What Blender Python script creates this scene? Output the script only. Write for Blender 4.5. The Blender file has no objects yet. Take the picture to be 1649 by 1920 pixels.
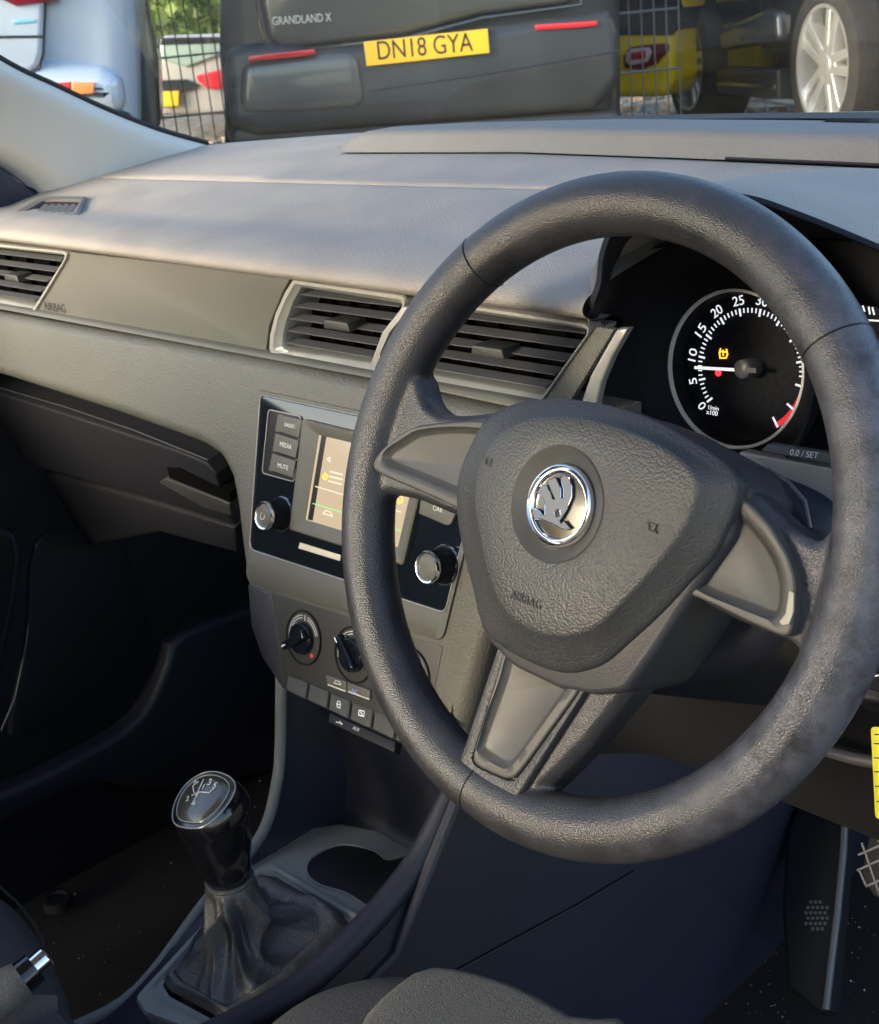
import bpy, bmesh, math, random
from mathutils import Vector, Matrix
random.seed(7)
SC = bpy.context.scene
COL = SC.collection
V = Vector
rad = math.radians

# ------------------------------------------------------------------ camera
# X = to the right of the car, Y = ahead, Z = up; origin = centre of the steering wheel
CW, CH, CF = 1649.0, 1920.0, 2400.0
CAM = V((0.437, -0.495, 0.254))
YAW, PITCH, ROLL = 0.838, 0.358, -0.097
_cy, _sy, _cp, _sp = math.cos(YAW), math.sin(YAW), math.cos(PITCH), math.sin(PITCH)
_f = V((-_sy*_cp, _cy*_cp, -_sp)); _r = V((_cy, _sy, 0)); _u = _r.cross(_f)
CR = _r*math.cos(ROLL) + _u*math.sin(ROLL)
CU = -_r*math.sin(ROLL) + _u*math.cos(ROLL)
CFW = _f
cd = bpy.data.cameras.new('camera'); cam = bpy.data.objects.new('camera', cd); COL.objects.link(cam)
M = Matrix((CR, CU, -CFW)).transposed().to_4x4(); M.translation = CAM
cam.matrix_world = M
cd.sensor_fit = 'HORIZONTAL'; cd.sensor_width = 36.0; cd.lens = 36.0*CF/CW
cd.clip_start = 0.02; cd.clip_end = 400
cd.dof.use_dof = True; cd.dof.focus_distance = 0.80; cd.dof.aperture_fstop = 32
SC.camera = cam

# ------------------------------------------------------------------ light
w = bpy.data.worlds.new('World'); SC.world = w; w.use_nodes = True
nt = w.node_tree; nt.nodes.clear()
bg = nt.nodes.new('ShaderNodeBackground'); wo = nt.nodes.new('ShaderNodeOutputWorld')
sky = nt.nodes.new('ShaderNodeTexSky'); sky.sky_type = 'NISHITA'; sky.sun_disc = False
SUN_EL, SUN_AZ = rad(19), rad(194)          # azimuth clockwise from +Y (ahead): behind, over the left shoulder
sky.sun_elevation = SUN_EL; sky.sun_rotation = SUN_AZ
sky.air_density = 1.0; sky.dust_density = 2.2; sky.ozone_density = 1.5
nt.links.new(sky.outputs[0], bg.inputs[0]); bg.inputs[1].default_value = 0.15
nt.links.new(bg.outputs[0], wo.inputs[0])
sl = bpy.data.lights.new('sun', 'SUN'); sun = bpy.data.objects.new('sun', sl); COL.objects.link(sun)
sl.energy = 1.25; sl.angle = rad(24); sl.color = (1.0, 0.94, 0.80)
sdir = V((math.sin(SUN_AZ)*math.cos(SUN_EL), math.cos(SUN_AZ)*math.cos(SUN_EL), math.sin(SUN_EL)))
sun.rotation_euler = sdir.to_track_quat('Z', 'Y').to_euler()
sun.location = (0, 0, 5)
SC.view_settings.view_transform = 'Standard'; SC.view_settings.look = 'None'
SC.view_settings.gamma = 1; SC.view_settings.use_curve_mapping = False
SC.view_settings.exposure = 2.0
SC.render.engine = 'CYCLES'
SC.cycles.max_bounces = 8; SC.cycles.transparent_max_bounces = 12

# ------------------------------------------------------------------ materials
def mat(name, col, rough=0.5, metal=0.0, bumps=(), tint=0.0, tscale=20, coat=0.0, spec=0.5, emit=None, es=1.0, wear=None, rvar=0.0, wmask=None):
    m = bpy.data.materials.new(name); m.use_nodes = True
    n = m.node_tree.nodes; L = m.node_tree.links; b = n['Principled BSDF']
    b.inputs['Base Color'].default_value = (*col, 1); b.inputs['Roughness'].default_value = rough
    b.inputs['Metallic'].default_value = metal
    b.inputs['Specular IOR Level'].default_value = spec
    b.inputs['Coat Weight'].default_value = coat; b.inputs['Coat Roughness'].default_value = 0.05
    tc = n.new('ShaderNodeTexCoord'); obj = tc.outputs['Object']
    colout = None
    if tint > 0:
        no = n.new('ShaderNodeTexNoise'); no.inputs['Scale'].default_value = tscale; no.inputs['Detail'].default_value = 6
        L.new(obj, no.inputs['Vector'])
        mx = n.new('ShaderNodeMix'); mx.data_type = 'RGBA'
        mx.inputs['A'].default_value = tuple(c*(1-tint) for c in col)+(1,)
        mx.inputs['B'].default_value = tuple(min(1, c*(1+tint)) for c in col)+(1,)
        mr = n.new('ShaderNodeMapRange'); mr.inputs['From Min'].default_value = .35; mr.inputs['From Max'].default_value = .65
        L.new(no.outputs['Fac'], mr.inputs['Value']); L.new(mr.outputs[0], mx.inputs['Factor'])
        colout = mx.outputs['Result']
        if rvar > 0:
            r2 = n.new('ShaderNodeMapRange'); r2.inputs['From Min'].default_value = .3; r2.inputs['From Max'].default_value = .7
            r2.inputs['To Min'].default_value = rough-rvar; r2.inputs['To Max'].default_value = rough+rvar
            L.new(no.outputs['Fac'], r2.inputs['Value']); L.new(r2.outputs[0], b.inputs['Roughness'])
    if wear:                                   # (colour, scale, threshold)
        wc, ws, wt = wear
        no = n.new('ShaderNodeTexNoise'); no.inputs['Scale'].default_value = ws; no.inputs['Detail'].default_value = 9
        no.inputs['Roughness'].default_value = .7
        L.new(obj, no.inputs['Vector'])
        mr = n.new('ShaderNodeMapRange'); mr.inputs['From Min'].default_value = wt; mr.inputs['From Max'].default_value = wt+.22
        L.new(no.outputs['Fac'], mr.inputs['Value'])
        mx = n.new('ShaderNodeMix'); mx.data_type = 'RGBA'
        if colout: L.new(colout, mx.inputs['A'])
        else: mx.inputs['A'].default_value = (*col, 1)
        mx.inputs['B'].default_value = (*wc, 1)
        fac = mr.outputs[0]
        if wmask:
            sx = n.new('ShaderNodeSeparateXYZ'); L.new(obj, sx.inputs[0])
            mk = n.new('ShaderNodeMapRange'); mk.inputs['From Min'].default_value = wmask[0]; mk.inputs['From Max'].default_value = wmask[1]
            L.new(sx.outputs['X'], mk.inputs['Value'])
            mm = n.new('ShaderNodeMath'); mm.operation = 'MULTIPLY'; L.new(fac, mm.inputs[0]); L.new(mk.outputs[0], mm.inputs[1]); fac = mm.outputs[0]
        L.new(fac, mx.inputs['Factor']); colout = mx.outputs['Result']
    if colout: L.new(colout, b.inputs['Base Color'])
    prev = None
    for kind, sc, st, dist in bumps:
        if kind == 'v':
            t = n.new('ShaderNodeTexVoronoi'); t.feature = 'F1'; t.inputs['Scale'].default_value = sc
            out = t.outputs['Distance']; inv = True
        elif kind == 'w':
            t = n.new('ShaderNodeTexWave'); t.inputs['Scale'].default_value = sc; t.bands_direction = 'DIAGONAL'
            out = t.outputs['Fac']; inv = False
        else:
            t = n.new('ShaderNodeTexNoise'); t.inputs['Scale'].default_value = sc; t.inputs['Detail'].default_value = 3
            out = t.outputs['Fac']; inv = False
        L.new(obj, t.inputs['Vector'])
        bp = n.new('ShaderNodeBump'); bp.inputs['Strength'].default_value = st; bp.inputs['Distance'].default_value = dist
        bp.invert = inv
        L.new(out, bp.inputs['Height'])
        if prev: L.new(prev, bp.inputs['Normal'])
        prev = bp.outputs['Normal']
    if prev: L.new(prev, b.inputs['Normal'])
    if emit:
        b.inputs['Emission Color'].default_value = (*emit, 1); b.inputs['Emission Strength'].default_value = es
    return m

MT = {}
MT['pad'] = mat('dash_pad_plastic', (.285, .258, .228), .68, bumps=(('n', 800, .9, .0008),), tint=.09, tscale=14, rvar=.05)
MT['ledge'] = mat('shaded_pad_plastic', (.13, .132, .133), .65, bumps=(('n', 900, .5, .0006),), tint=.06, tscale=9)  # pad plastic darkened: shade on the ledge wall is put into the colour
MT['trim'] = mat('trim_plastic', (.092, .091, .077), .55, spec=.4, bumps=(('n', 1500, .35, .0004),), tint=.05, tscale=12)
MT['fascia'] = mat('fascia_plastic', (.088, .087, .072), .52, spec=.45, bumps=(('n', 520, .8, .0010),), tint=.06, tscale=10, rvar=.05)
MT['bezel'] = mat('silver_bezel', (.40, .395, .36), .32, .35, tint=.05, tscale=30)
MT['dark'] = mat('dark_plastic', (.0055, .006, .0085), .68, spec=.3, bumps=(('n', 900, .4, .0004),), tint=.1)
MT['black'] = mat('black_plastic', (.006, .006, .008), .55, spec=.3)
MT['climate'] = mat('climate_plastic', (.036, .036, .032), .45, bumps=(('n', 1200, .3, .0004),), tint=.06)
MT['void'] = mat('duct_black', (.002, .002, .002), .95, spec=.05)
MT['slat'] = mat('slat_plastic', (.10, .10, .105), .4, bumps=(('n', 1500, .2, .0003),))
MT['hatch'] = mat('hatched_trim', (.16, .155, .13), .4, bumps=(('w', 260, .8, .0006),))
MT['gloss'] = mat('gloss_black', (.006, .009, .014), .06, coat=.5, tint=.1)
MT['chrome'] = mat('chrome', (.85, .85, .87), .10, 1.0)
MT['rim'] = mat('rim_leather', (.025, .025, .028), .38, spec=.55, bumps=(('v', 1150, .38, .0007), ('n', 90, .1, .001)), tint=.2, tscale=35, rvar=.08,
                wear=((.085, .084, .098), 60, .36), wmask=(.06, .17))
MT['hub'] = mat('hub_grain', (.035, .036, .037), .48, spec=.48, bumps=(('v', 680, .36, .0009),), tint=.08, tscale=18, rvar=.05)
MT['insert'] = mat('spoke_plastic', (.056, .055, .049), .48, spec=.45, bumps=(('n', 1500, .3, .0003),), tint=.12, tscale=40, rvar=.06)
MT['worn'] = mat('worn_plastic', (.35, .32, .24), .5)
MT['white'] = mat('white_print', (.8, .8, .8), .6)
MT['print'] = mat('grey_print', (.62, .61, .57), .6)
MT['ink'] = mat('dark_print', (.012, .012, .012), .6)
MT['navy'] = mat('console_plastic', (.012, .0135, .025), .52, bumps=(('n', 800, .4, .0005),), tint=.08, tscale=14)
MT['console'] = mat('console_grey', (.20, .205, .19), .5, bumps=(('n', 900, .5, .0006),), tint=.06)
MT['carpet'] = mat('black_carpet', (.0025, .0026, .0034), .95, bumps=(('n', 500, 1, .003),), tint=.4, tscale=200, wear=((.03, .03, .03), 320, .72))
MT['cloth'] = mat('seat_cloth', (.040, .040, .043), .9, bumps=(('n', 1100, .9, .001),), tint=.25, tscale=500)
MT['cloth2'] = mat('seat_cloth_centre', (.085, .083, .078), .9, bumps=(('n', 900, .9, .001),), tint=.2, tscale=500)
MT['boot'] = mat('boot_leather', (.060, .060, .060), .30, bumps=(('v', 700, .5, .0008), ('n', 60, .5, .004)), tint=.12)
MT['pillar'] = mat('pillar_trim', (.57, .555, .52), .75, bumps=(('n', 1200, .3, .0004),))
MT['roof'] = mat('headliner', (.45, .44, .42), .95)
MT['seal'] = mat('rubber_seal', (.008, .008, .008), .7)

def emi(name, c, s):
    m = bpy.data.materials.new(name); m.use_nodes = True; b = m.node_tree.nodes['Principled BSDF']
    b.inputs['Base Color'].default_value = (.02, .02, .02, 1); b.inputs['Emission Color'].default_value = (*c, 1)
    b.inputs['Emission Strength'].default_value = s; b.inputs['Roughness'].default_value = .3
    return m
MT['screen'] = emi('lit_screen', (.40, .31, .20), .42)
MT['screen_txt'] = emi('lit_screen_text', (.75, .65, .48), .36)
MT['orange'] = emi('lit_orange', (1, .35, .02), .8)
MT['red_lit'] = emi('lit_red', (1, .02, .03), .9)
MT['green_lit'] = emi('lit_green', (.2, .8, .25), .35)
MT['dialw'] = emi('lit_dial_print', (.75, .78, .85), .32)
MT['dialr'] = emi('lit_dial_red', (.7, .02, .03), .3)
MT['dialface'] = mat('dial_face', (.006, .007, .010), .7, spec=.2, tint=.4, tscale=300)

def glass():
    m = bpy.data.materials.new('windscreen_glass'); m.use_nodes = True
    n = m.node_tree.nodes; L = m.node_tree.links; n.clear()
    o = n.new('ShaderNodeOutputMaterial'); t = n.new('ShaderNodeBsdfTransparent'); g = n.new('ShaderNodeBsdfGlossy')
    d = n.new('ShaderNodeBsdfDiffuse'); m1 = n.new('ShaderNodeMixShader'); m2 = n.new('ShaderNodeMixShader')
    t.inputs[0].default_value = (.93, .96, .95, 1); g.inputs['Roughness'].default_value = .03
    d.inputs[0].default_value = (.4, .42, .42, 1)
    fr = n.new('ShaderNodeFresnel'); fr.inputs[0].default_value = 1.45
    mu = n.new('ShaderNodeMath'); mu.operation = 'MULTIPLY'; mu.inputs[1].default_value = .07
    L.new(fr.outputs[0], mu.inputs[0])
    L.new(mu.outputs[0], m1.inputs[0]); L.new(t.outputs[0], m1.inputs[1]); L.new(g.outputs[0], m1.inputs[2])
    tc = n.new('ShaderNodeTexCoord')
    n1 = n.new('ShaderNodeTexNoise'); n1.inputs['Scale'].default_value = 6; n1.inputs['Detail'].default_value = 8
    mp = n.new('ShaderNodeMapping'); mp.inputs['Scale'].default_value = (1, 4, 4); mp.inputs['Rotation'].default_value = (0, .5, .4)
    L.new(tc.outputs['Object'], mp.inputs[0]); L.new(mp.outputs[0], n1.inputs['Vector'])
    r1 = n.new('ShaderNodeMapRange'); r1.inputs['From Min'].default_value = .45; r1.inputs['From Max'].default_value = .8
    r1.inputs['To Min'].default_value = .012; r1.inputs['To Max'].default_value = .06
    L.new(n1.outputs['Fac'], r1.inputs['Value'])
    n2 = n.new('ShaderNodeTexVoronoi'); n2.inputs['Scale'].default_value = 90; L.new(tc.outputs['Object'], n2.inputs['Vector'])
    r2 = n.new('ShaderNodeMapRange'); r2.inputs['From Min'].default_value = .06; r2.inputs['From Max'].default_value = .03
    r2.inputs['To Max'].default_value = .06; L.new(n2.outputs['Distance'], r2.inputs['Value'])
    ad = n.new('ShaderNodeMath'); ad.operation = 'ADD'; L.new(r1.outputs[0], ad.inputs[0]); L.new(r2.outputs[0], ad.inputs[1])
    L.new(ad.outputs[0], m2.inputs[0]); L.new(m1.outputs[0], m2.inputs[1]); L.new(d.outputs[0], m2.inputs[2])
    L.new(m2.outputs[0], o.inputs[0])
    return m
MT['glass'] = glass()

# ------------------------------------------------------------------ geometry helpers
def ray(px, py): return CR*((px-CW/2)/CF) - CU*((py-CH/2)/CF) + CFW
class Plane:
    def __init__(s, o, ex, n):
        s.o = V(o); s.n = V(n).normalized(); s.ex = (V(ex) - s.n*V(ex).dot(s.n)).normalized(); s.ey = s.n.cross(s.ex)
    def q(s, px, py, h=0.0):
        d = ray(px, py); o = s.o + s.n*h
        p = CAM + d*((o-CAM).dot(s.n)/d.dot(s.n)) - o
        return (p.dot(s.ex), p.dot(s.ey))
    def w(s, u, v, h=0.0): return s.o + s.ex*u + s.ey*v + s.n*h
    def qs(s, pts, h=0.0): return [s.q(x, y, h) for x, y in pts]
def on(px, py, axis, val):
    d = ray(px, py); return CAM + d*((val-CAM[axis])/d[axis])

ORG = {}
def ob(name, vs, fs, m, parent=None, smooth=30, data=None):
    base = ORG.get(parent.name, V((0, 0, 0))) if parent else V((0, 0, 0))
    if data is None:
        me = bpy.data.meshes.new(name)
        me.from_pydata([V(v)-base for v in vs], [], fs); me.validate(); me.update()
        bm = bmesh.new(); bm.from_mesh(me); bmesh.ops.remove_doubles(bm, verts=bm.verts, dist=1e-6)
        bmesh.ops.recalc_face_normals(bm, faces=bm.faces); bm.to_mesh(me); bm.free()
        if smooth:
            me.shade_smooth()
            for p_ in me.polygons:
                if len(p_.vertices) > 8: p_.use_smooth = False
            me.set_sharp_from_angle(angle=rad(smooth))
        me.materials.append(MT[m] if isinstance(m, str) else m)
    else: me = data
    o = bpy.data.objects.new(name, me); COL.objects.link(o)
    if parent: o.parent = parent
    ORG[o.name] = base
    return o
def thing(name, label, cat, loc, group=None):
    e = bpy.data.objects.new(name, None); COL.objects.link(e); e.location = V(loc); e.empty_display_size = .05
    e['label'] = label; e['category'] = cat
    if group: e['group'] = group
    ORG[e.name] = V(loc); return e
def struct(o): o['kind'] = 'structure'; return o

def catmull(pts, n, closed=False):
    P = [V(p) for p in pts]; k = len(P); out = []
    segs = k if closed else k-1
    for i in range(n):
        t = i*segs/(n if closed else n-1); a = min(int(t), segs-1); t -= a
        if closed: p0, p1, p2, p3 = P[(a-1) % k], P[a % k], P[(a+1) % k], P[(a+2) % k]
        else:
            p1, p2 = P[a], P[a+1]
            p0 = P[a-1] if a > 0 else p1*2-p2
            p3 = P[a+2] if a+2 < k else p2*2-p1
        out.append(.5*((2*p1)+(p2-p0)*t+(2*p0-5*p1+4*p2-p3)*t*t+(3*p1-p0-3*p2+p3)*t**3))
    return out
def sp2(pts, n, closed=True): return [(p.x, p.y) for p in catmull([(x, y, 0) for x, y in pts], n, closed)]
def resample(pts, n, closed=True):
    P = [V((*p, 0)) if len(p) == 2 else V(p) for p in pts]
    if closed: P = P+[P[0]]
    d = [0]
    for a, b in zip(P, P[1:]): d.append(d[-1]+(b-a).length)
    out = []; j = 0
    for i in range(n):
        s = d[-1]*i/(n if closed else n-1)
        while j < len(d)-2 and d[j+1] < s: j += 1
        t = (s-d[j])/max(1e-9, d[j+1]-d[j]); out.append(P[j].lerp(P[j+1], min(1, t)))
    return [(p.x, p.y) for p in out] if len(pts[0]) == 2 else out
def area(p): return .5*sum(p[i-1][0]*p[i][1]-p[i][0]*p[i-1][1] for i in range(len(p)))
def ccw(p): return p if area(p) > 0 else p[::-1]
def rpoly(pts, r, seg=5):
    pts = ccw(list(pts)); n = len(pts); out = []
    for i in range(n):
        a, b, c = V(pts[i-1]), V(pts[i]), V(pts[(i+1) % n])
        rr = r[i] if isinstance(r, (list, tuple)) else r
        u = (a-b); v = (c-b); lu, lv = u.length, v.length; u.normalize(); v.normalize()
        cs = max(-.9999, min(.9999, u.dot(v))); ang = math.acos(cs)
        t = min(rr/math.tan(ang/2), lu*.48, lv*.48)
        p0, p2 = b+u*t, b+v*t
        for k in range(seg+1):
            s = k/seg; q = p0*(1-s)**2+b*2*s*(1-s)+p2*s*s; out.append((q.x, q.y))
    return out
def inset(p, d):
    n = len(p); out = []
    for i in range(n):
        a, b, c = V(p[i-1]), V(p[i]), V(p[(i+1) % n])
        e1 = b-a; e2 = c-b
        if e1.length < 1e-9: e1 = e2
        if e2.length < 1e-9: e2 = e1
        e1 = e1.normalized(); e2 = e2.normalized()
        n1 = V((-e1.y, e1.x)); n2 = V((-e2.y, e2.x)); m = n1+n2
        if m.length < 1e-6: m = n1
        m.normalize(); k = d/max(.45, m.dot(n1)); out.append((b.x+m.x*k, b.y+m.y*k))
    return out
def stack(pl, loops, cap=True, capback=False):
    n = len(loops[0][0]); vs = []; fs = []
    for lp, h in loops:
        hs = h if isinstance(h, (list, tuple)) else [h]*n
        vs += [pl.w(u, v, hh) for (u, v), hh in zip(lp, hs)]
    for k in range(len(loops)-1):
        for i in range(n):
            j = (i+1) % n; fs.append((k*n+i, k*n+j, (k+1)*n+j, (k+1)*n+i))
    if cap: fs.append(tuple((len(loops)-1)*n+i for i in range(n)))
    if capback: fs.append(tuple(range(n-1, -1, -1)))
    return vs, fs
def slab(name, pl, pts, h0, h1, m, parent=None, bev=.001, seg=3, smooth=35, capback=True):
    p = ccw(list(pts)); lo = [(p, h0)]
    s = 1 if h1 > h0 else -1
    for k in range(seg+1):
        a = math.pi/2*k/seg; lo.append((inset(p, bev*(1-math.cos(a))), h1-s*bev*(1-math.sin(a))))
    v, f = stack(pl, lo, True, capback)
    return ob(name, v, f, m, parent, smooth)
def frame(name, pl, outer, inner, prof, m, parent=None, n=96, smooth=35, align=True):
    """closed band between two loops of equal length; prof = (t, h) from the outer to the inner loop and back underneath"""
    o = outer; i_ = inner
    if len(o) != len(i_): o = resample(o, n); i_ = resample(i_, n)
    N = len(o); vs = []; fs = []
    for t, h in prof:
        vs += [pl.w(a[0]*(1-t)+b[0]*t, a[1]*(1-t)+b[1]*t, h) for a, b in zip(o, i_)]
    K = len(prof)
    for k in range(K-1):
        for i in range(N):
            j = (i+1) % N; fs.append((k*N+i, k*N+j, (k+1)*N+j, (k+1)*N+i))
    return ob(name, vs, fs, m, parent, smooth)
def circ(c, r, n=48, ry=None): return [(c[0]+r*math.cos(2*math.pi*i/n), c[1]+(ry or r)*math.sin(2*math.pi*i/n)) for i in range(n)]
def surf(name, rows, m, parent=None, nu=40, nv=30, thick=.003, smooth=40, spline=True):
    R = [resample(catmull(r, max(nu*2, 40)) if len(r) > 2 else [V(p) for p in r], nu, False) for r in rows]
    g = []
    cols = [catmull([R[k][i] for k in range(len(R))], nv) if spline and len(R) > 2 else resample([R[k][i] for k in range(len(R))], nv, False) for i in range(nu)]
    vs = [cols[i][j] for j in range(nv) for i in range(nu)]
    fs = [(j*nu+i, j*nu+i+1, (j+1)*nu+i+1, (j+1)*nu+i) for j in range(nv-1) for i in range(nu-1)]
    o = ob(name, vs, fs, m, parent, smooth)
    if thick:
        s = o.modifiers.new('solid', 'SOLIDIFY'); s.thickness = thick; s.offset = -1
    return o
def tube_vf(path, r, n=10, closed=False):
    P = [V(p) for p in path]; N = len(P); vs = []; fs = []
    up = V((0, 0, 1)); prevx = None
    for i, p in enumerate(P):
        a = P[(i-1) % N] if (closed or i > 0) else p; b = P[(i+1) % N] if (closed or i < N-1) else p
        t = (b-a).normalized()
        if prevx is None:
            x = t.cross(up) if abs(t.dot(up)) < .95 else t.cross(V((1, 0, 0)))
        else: x = prevx-t*prevx.dot(t)
        x.normalize(); prevx = x; y = t.cross(x)
        rr = r[i] if isinstance(r, (list, tuple)) else r
        for k in range(n):
            an = 2*math.pi*k/n; vs.append(p+x*(rr*math.cos(an))+y*(rr*math.sin(an)))
    for i in range(N if closed else N-1):
        for k in range(n):
            j = (i+1) % N; l = (k+1) % n; fs.append((i*n+k, i*n+l, j*n+l, j*n+k))
    if not closed: fs += [tuple(range(n-1, -1, -1)), tuple((N-1)*n+k for k in range(n))]
    return vs, fs
def tube(name, path, r, m, parent=None, n=10, closed=False): return ob(name, *tube_vf(path, r, n, closed), m, parent, 40)
def box_vf(pl, u0, u1, v0, v1, h0, h1):
    vs = [pl.w(u, v, h) for h in (h0, h1) for u, v in ((u0, v0), (u1, v0), (u1, v1), (u0, v1))]
    return vs, [(3, 2, 1, 0), (4, 5, 6, 7), (0, 1, 5, 4), (1, 2, 6, 5), (2, 3, 7, 6), (3, 0, 4, 7)]
def join(parts):
    vs = []; fs = []
    for v, f in parts:
        b = len(vs); vs += v; fs += [tuple(i+b for i in q) for q in f]
    return vs, fs
def text(name, s, pl, a, b, m, parent=None, h=0.0, height=None, ext=.0002, uv=False, shear=0, spacing=1.0):
    """a, b = left and right end of the baseline"""
    A = a if uv else pl.q(*a, h); B = b if uv else pl.q(*b, h)
    cu = bpy.data.curves.new(name, 'FONT'); cu.body = s; cu.size = 1; cu.extrude = .001; cu.shear = shear; cu.space_character = spacing
    to = bpy.data.objects.new('t', cu); COL.objects.link(to)
    dg = bpy.context.evaluated_depsgraph_get(); me = bpy.data.meshes.new_from_object(to.evaluated_get(dg))
    bpy.data.objects.remove(to); bpy.data.curves.remove(cu)
    xs = [v.co.x for v in me.vertices]; ys = [v.co.y for v in me.vertices]
    x0, x1, y0, y1 = min(xs), max(xs), min(ys), max(ys)
    d = V(B)-V(A); W = d.length; d.normalize(); p = V((-d.y, d.x)); sx = W/(x1-x0); sy = (height/(y1-y0)) if height else sx
    vs = []
    for v in me.vertices:
        x = (v.co.x-x0)*sx; y = (v.co.y-y0)*sy
        vs.append(pl.w(A[0]+d.x*x+p.x*y, A[1]+d.y*x+p.y*y, h+(ext if v.co.z > 0 else 0)))
    fs = [tuple(q.vertices) for q in me.polygons]; bpy.data.meshes.remove(me)
    return ob(name, vs, fs, m, parent, 0)
def pcirc(pl, pts, h=0.0):
    q = [V(pl.q(*p, h)) for p in pts]; c = V((sum(a.x for a in q)/len(q), sum(a.y for a in q)/len(q)))
    return (c.x, c.y), sum((a-c).length for a in q)/len(q)
def strokes(name, pl, lines, wd, h, m, parent=None, uv=False, ext=.0003):
    parts = []
    for ln in lines:
        q = ln if uv else [pl.q(*p, h) for p in ln]
        for a, b in zip(q, q[1:]):
            a = V(a); b = V(b); d = (b-a).normalized(); n_ = V((-d.y, d.x))*wd/2; a2 = a-d*wd*.4; b2 = b+d*wd*.4
            c = [a2-n_, b2-n_, b2+n_, a2+n_]
            vs = [pl.w(p.x, p.y, hh) for hh in (h, h+ext) for p in c]
            parts.append((vs, [(3, 2, 1, 0), (4, 5, 6, 7), (0, 1, 5, 4), (1, 2, 6, 5), (2, 3, 7, 6), (3, 0, 4, 7)]))
    return ob(name, *join(parts), m, parent, 0)

def tilt(o, deg): t = rad(deg); return Plane(o, (1, 0, 0), (0, -math.cos(t), math.sin(t)))
PW = tilt((0, 0, 0), 22.05)                       # steering wheel
PV = tilt((0, .13, .04), 0)                       # vent and trim strip
PS = tilt((0, .12, .01), 15)                      # centre stack
PC = tilt((0, .235, .03), 8)                      # instrument cluster

# ================================================================== SETTING: cabin shell and ground
def gz(x, y):
    d = math.hypot(x+1.5, y)
    t = max(0, min(1, (d-2.0)/2.2)); t = t*t*(3-2*t)
    return -1.12 + t*.69
vs = []; fs = []; NX = 90
rs = [-60, -30, -18, -12]+[-9+i*.35 for i in range(52)]+[12, 18, 30, 60]
rs2 = [-20, -10, -5]+[-3+i*.35 for i in range(52)]+[18, 25, 40, 80]
for y in rs2:
    for x in rs:
        vs.append((x, y, gz(x, y)+random.uniform(-.008, .008)))
n_ = len(rs)
fs = [(j*n_+i, j*n_+i+1, (j+1)*n_+i+1, (j+1)*n_+i) for j in range(len(rs2)-1) for i in range(n_-1)]
MT['ground'] = mat('gravel_ground', (.17, .145, .11), .9, bumps=(('n', 30, 1, .03), ('v', 14, .7, .03)), tint=.5, tscale=11)
struct(ob('ground', vs, fs, 'ground'))

# cabin floor
struct(ob('cabin_floor', *box_vf(Plane((0, 0, -.79), (1, 0, 0), (0, 0, 1)), -1.06, .36, -1.7, 1.0, -.02, 0), 'carpet'))
# bulkhead under the windscreen
struct(ob('cabin_bulkhead', *box_vf(Plane((0, 1.0, 0), (1, 0, 0), (0, -1, 0)), -1.06, .36, -.8, .10, -.02, 0), 'black'))
# roof panel with headliner
o = surf('cabin_roof', [[(-.96, -.15, .60), (-.35, -.18, .645), (.28, -.15, .60)], [(-.98, -.7, .64), (-.35, -.7, .69), (.30, -.7, .64)],
        [(-.96, -1.6, .60), (-.35, -1.6, .65), (.28, -1.6, .60)]], 'roof', None, 20, 14, .03); struct(o)
# rear wall of the cabin below the rear window
struct(ob('cabin_rear_wall', *box_vf(Plane((0, -1.75, 0), (1, 0, 0), (0, 1, 0)), -.36, 1.06, -.8, .12, -.03, 0), 'dark'))

# ================================================================== DASHBOARD
dash = thing('dashboard', 'grey moulded dashboard running the full width beneath the windscreen', 'dashboard', (-.35, .15, -.1))
DY = [.10, .118, .13, .15, .2, .3, .4, .5, .62]; DZ = [.070, .080, .0885, .0965, .108, .125, .137, .145, .152]
def dz(y):
    if y <= DY[0]: return DZ[0]
    for a, b, c, d in zip(DY, DY[1:], DZ, DZ[1:]):
        if y <= b: return c+(d-c)*(y-a)/(b-a)
    return DZ[-1]+(y-DY[-1])*.05
def onS(px, py, off=0.0):
    d = ray(px, py); s = .3; st = .002
    while s < 4:
        p = CAM+d*s
        if p.y > .1 and p.z < dz(p.y)+off: return p
        s += st
    return p
def ybase(x): return .60-.42*(x+.42)**2 if x > -.42 else .60-.33*(x+.42)**2      # windscreen base curve
# front pad and rear pad, split by a fine groove at Y=.305
def ysplit(x): return .303
def pad(name, xs, f0, f1, ny, off=0.0, m='pad'):
    vs = []
    for j in range(ny):
        for x in xs:
            y0, y1 = f0(x), f1(x); y = y0+(y1-y0)*j/(ny-1)
            z = dz(y)+off
            if j == 0 or j == ny-1: z -= .0015
            vs.append((x, y, z))
    k = len(xs)
    fs = [(j*k+i, j*k+i+1, (j+1)*k+i+1, (j+1)*k+i) for j in range(ny-1) for i in range(k-1)]
    o = ob(name, vs, fs, m, dash, 60); s = o.modifiers.new('solid', 'SOLIDIFY'); s.thickness = .006; s.offset = -1
    return o
xs = [-1.06+i*.02 for i in range(72)]
xsl = [x for x in xs if x < -.085]
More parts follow.
